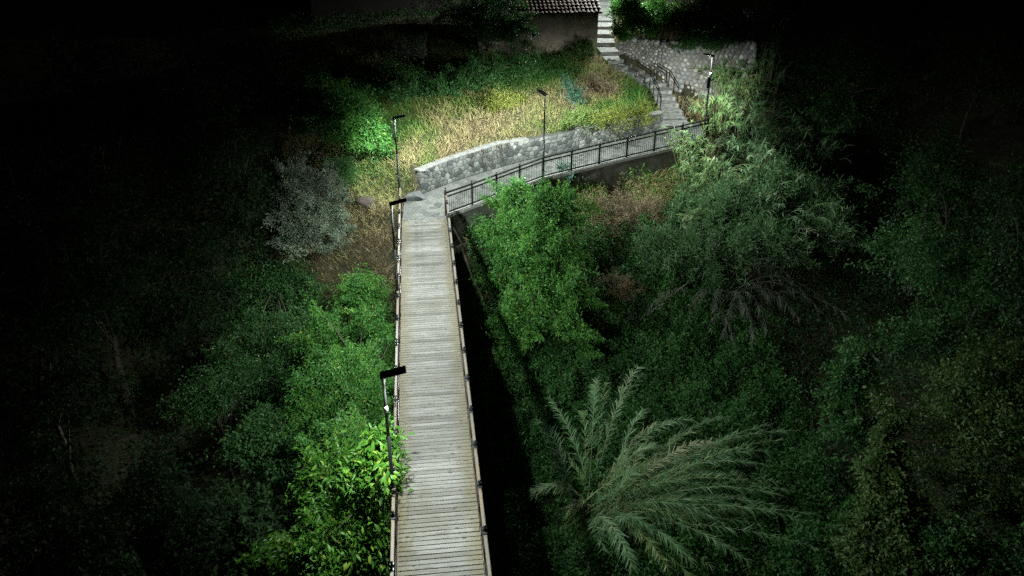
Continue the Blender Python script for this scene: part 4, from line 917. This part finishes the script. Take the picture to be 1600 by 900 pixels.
cover(120000, (9, 30, 14, 56), lambda px, py, P: ((px > 1180) & (py > 90) & (px < 1640)).astype(float), lump(.5, 1.6, .8), (.14, .5), LF['deep'], 'dark undergrowth on the right side of the ravine', 'undergrowth')
cover(120000, (-26, -1.6, 12, 46), lambda px, py, P: ((px < 606) & (py > 230) & ((px < 430) | (py > 470))) * np.clip(.45 + (px - 150) / 300, .4, 1), lump(.6, 2.2, .9), (.12, .5), LF['deep'], 'dark undergrowth on the left side of the ravine', 'undergrowth')
cover(60000, (-14, 10, 38, 60), lambda px, py, P: ((py < 175) & (px < 940) & (px > 420)).astype(float) * np.clip((150 - py) / 60 + .75 * vnoise(P, 1.3, 6) + .5 * vnoise(P, 3.1, 2) + .6 * g2(px, py, 800, 105, 60, 25), 0, 1) + ((px < 600) & (py < 300) & (py > 120)) * .7, lump(.2, .55, 1.2), (.11, .5), LF['deep'], 'leafy weeds on the shaded top of the slope', 'weed_cover', tone=.2)
cover(150000, (-8.5, -1.75, 11, 33), lambda px, py, P: ((px > 400) & (py > 445)).astype(float) * np.clip((px - 400) / 70, 0, 1), lump(1.6, 3.2, .62), (.12, .48), LF['bright'], 'continuous leafy overgrowth along the left side of the boardwalk', 'thicket', tone=-.05)
cover(16000, (10, 24, 44, 62), lambda px, py, P: ((px > 1040) & (py < 130)).astype(float), lump(.2, .7, 1.2), (.14, .5), LF['olive'], 'dim weeds on the terrace above the cobble wall', 'weed_cover')
cover(16000, (3.6, 14, 36, 46), lambda px, py, P: ((px > 860) & (px < 1120) & (py > 260) & (py < 420)).astype(float), lump(.25, .6, 1.5), (.10, .45), LF['bright'], 'light green weeds below the ramp footing', 'weed_cover', tone=.15)

# ------------------------------------------------------------------ rocks, dead branches, chair
def gp(px, py):                          # where the sight line of a photo pixel meets the ground
    d = ray(px, py); t = np.linspace(20, 90, 1400); Pt = CAM + t[:, None] * d; g = tz(Pt[:, :2]); k = np.argmax(Pt[:, 2] < g); return Pt[k]
def rock(name, px, py, z, sx, sy, sz, mat, label, seed, fixed=False):
    r = np.random.default_rng(seed); c = gp(px, py + 3) + np.array((0, 0, sz * .1)) if not fixed else at(px, py, z); import bmesh
    bm = bmesh.new(); bmesh.ops.create_icosphere(bm, subdivisions=3, radius=1)
    k = r.normal(size=(7, 3)); k /= np.linalg.norm(k, axis=1, keepdims=True); dd = r.uniform(.45, .8, 7)
    for v in bm.verts:
        p = np.array(v.co)
        for a, d in zip(k, dd):
            e = p @ a - d
            if e > 0: p = p - a * e * .97
        p = p * (1 + .09 * math.sin(5 * p[0] + seed) * math.sin(6 * p[1] + 1) + .06 * math.sin(11 * p[2] + 8 * p[0]) + .04 * math.sin(19 * p[1] + 13 * p[0])); v.co = p * (sx, sy, sz)
    me = bpy.data.meshes.new(name); bm.to_mesh(me); bm.free(); me.polygons.foreach_set('use_smooth', np.ones(len(me.polygons), bool)); me.materials.append(mat)
    o = link(name, me, None, c); o.rotation_euler = (0, 0, r.uniform(0, 6)); return tag(o, label, 'rock')
rock('boulder', 571, 316, .1, .62, .5, .34, M['brown_rock'], 'brown boulder in the dry grass beside the silver tree', 3)
rock('boulder', 651, 309, .08, .72, .42, .42, M['rock'], 'grey boulder at the corner of the landing below the wall end', 8, True)
rock('stone', 657, 188, 2.45, .17, .15, .13, M['white_rock'], 'small white stone lying on the grassy slope', 5)
for i, (px, py, z) in enumerate([(762, 240, 1.5), (745, 228, 1.65), (735, 238, 1.5), (752, 247, 1.4)]):
    rock('stone', px, py, z, .19, .15, .14, M['rock'], ['loose grey stone touching the coping, lowest of the small heap', 'topmost grey stone of the small heap on the slope', 'left-hand grey stone of the small heap behind the wall', 'grey stone of the small heap nearest the wall face'][i] if i != 0 else 'right-hand grey stone of the small heap behind the wall', 11 + i)
for k, (u0, lab) in enumerate([(4.9, 'dark bare vine stems on the grey wall left of the middle lamp'), (6.1, 'dark bare vine stems on the grey wall right behind the middle lamp')]):
    root = thing('vine', wl(u0), lab, 'vine', 'bare vines on the grey wall'); o = wl(u0)
    for i in range(9):
        u = u0 + rng.normal(0, .4); pts = []; h = np.interp(u, wl.d, WH)
        for j in range(6):
            t = wl.tan(u); nn = unit((-t[1], t[0], 0)); pts.append(wl(u) - nn * (.05 + .02 * rng.random()) + np.array((0, 0, h * (1.02 - j * .17))) - o); u += rng.normal(0, .11)
        mb = MB(); mb.tube(pts, np.linspace(.017, .006, 6), 5); mb.build('stem', M['bark'], root)
def branch(label, pts, r0, twigs):
    P = [at(*p) for p in pts]; root = thing('dead_branch', P[0], label, 'branch', 'bare dead branches'); o = np.array(P[0])
    mb = MB(); q, _ = resample(P, .25); q = q + rng.normal(0, .025, q.shape); mb.tube(q - o, np.linspace(r0, r0 * .3, len(q)), 6); mb.build('stem', M['dead_wood'], root)
    for k in range(twigs):
        i = rng.integers(1, len(q)); a = q[i]; d = unit(rng.normal(0, 1, 3) + (0, 0, .5)) * rng.uniform(.3, .7)
        mb = MB(); mb.tube([a - o, a + d * .5 + rng.normal(0, .04, 3) - o, a + d - o], [r0 * .5, r0 * .35, .004], 5); mb.build('twig', M['dead_wood'], root)
branch('pale dead branch in the bridge shadow, left of the bushy tree', [(738, 495, -4.4), (745, 478, -4.0), (755, 462, -3.8), (762, 450, -3.4)], .03, 5)
branch('pale forked dead branch just below the ramp corner', [(748, 362, -1.6), (747, 345, -1.2), (744, 330, -.8)], .03, 5)
branch('thin dead branch beside the bushy tree above the bridge shadow', [(752, 445, -3.4), (745, 430, -3.1), (752, 425, -2.9)], .022, 3)
branch('two thin bare poles rising from the brownish reeds', [(1262, 122, 1.4), (1252, 92, 2.4), (1240, 60, 3.4)], .02, 2)
branch('long fallen dry cane lying across the brambles', [(1078, 440, -3.2), (1045, 465, -3.7), (1012, 492, -4.2)], .022, 6)
wc = gp(1168, 34)
ch = thing('plastic_chair', wc, 'white plastic chair in the dark above the cobble wall', 'chair', None, R(20))
for sx in (-.24, .24):
    mb = MB(); mb.beam((sx, .22, .42), (sx, .30, .92), .045, .03); mb.build('back_post', M['plastic'], ch)
    for sy in (-.22, .22): mb = MB(); mb.beam((sx, sy, 0), (sx * .95, sy * .95, .42), .045, .04); mb.build('leg', M['plastic'], ch)
    mb = MB(); mb.beam((sx, -.24, .64), (sx, .26, .66), .05, .03); mb.build('armrest', M['plastic'], ch)
for z in (.52, .64, .76, .88): mb = MB(); mb.box((0, .235 + (z - .42) * .16, z), (.46, .025, .06)); mb.build('back_slat', M['plastic'], ch)
mb = MB(); mb.box((0, 0, .435), (.5, .48, .03), None, .01); mb.build('seat', M['plastic'], ch)
print('objects', len(bpy.data.objects), 'tris', sum(len(o.data.loops) - 2 * len(o.data.polygons) for o in bpy.data.objects if o.type == 'MESH'))
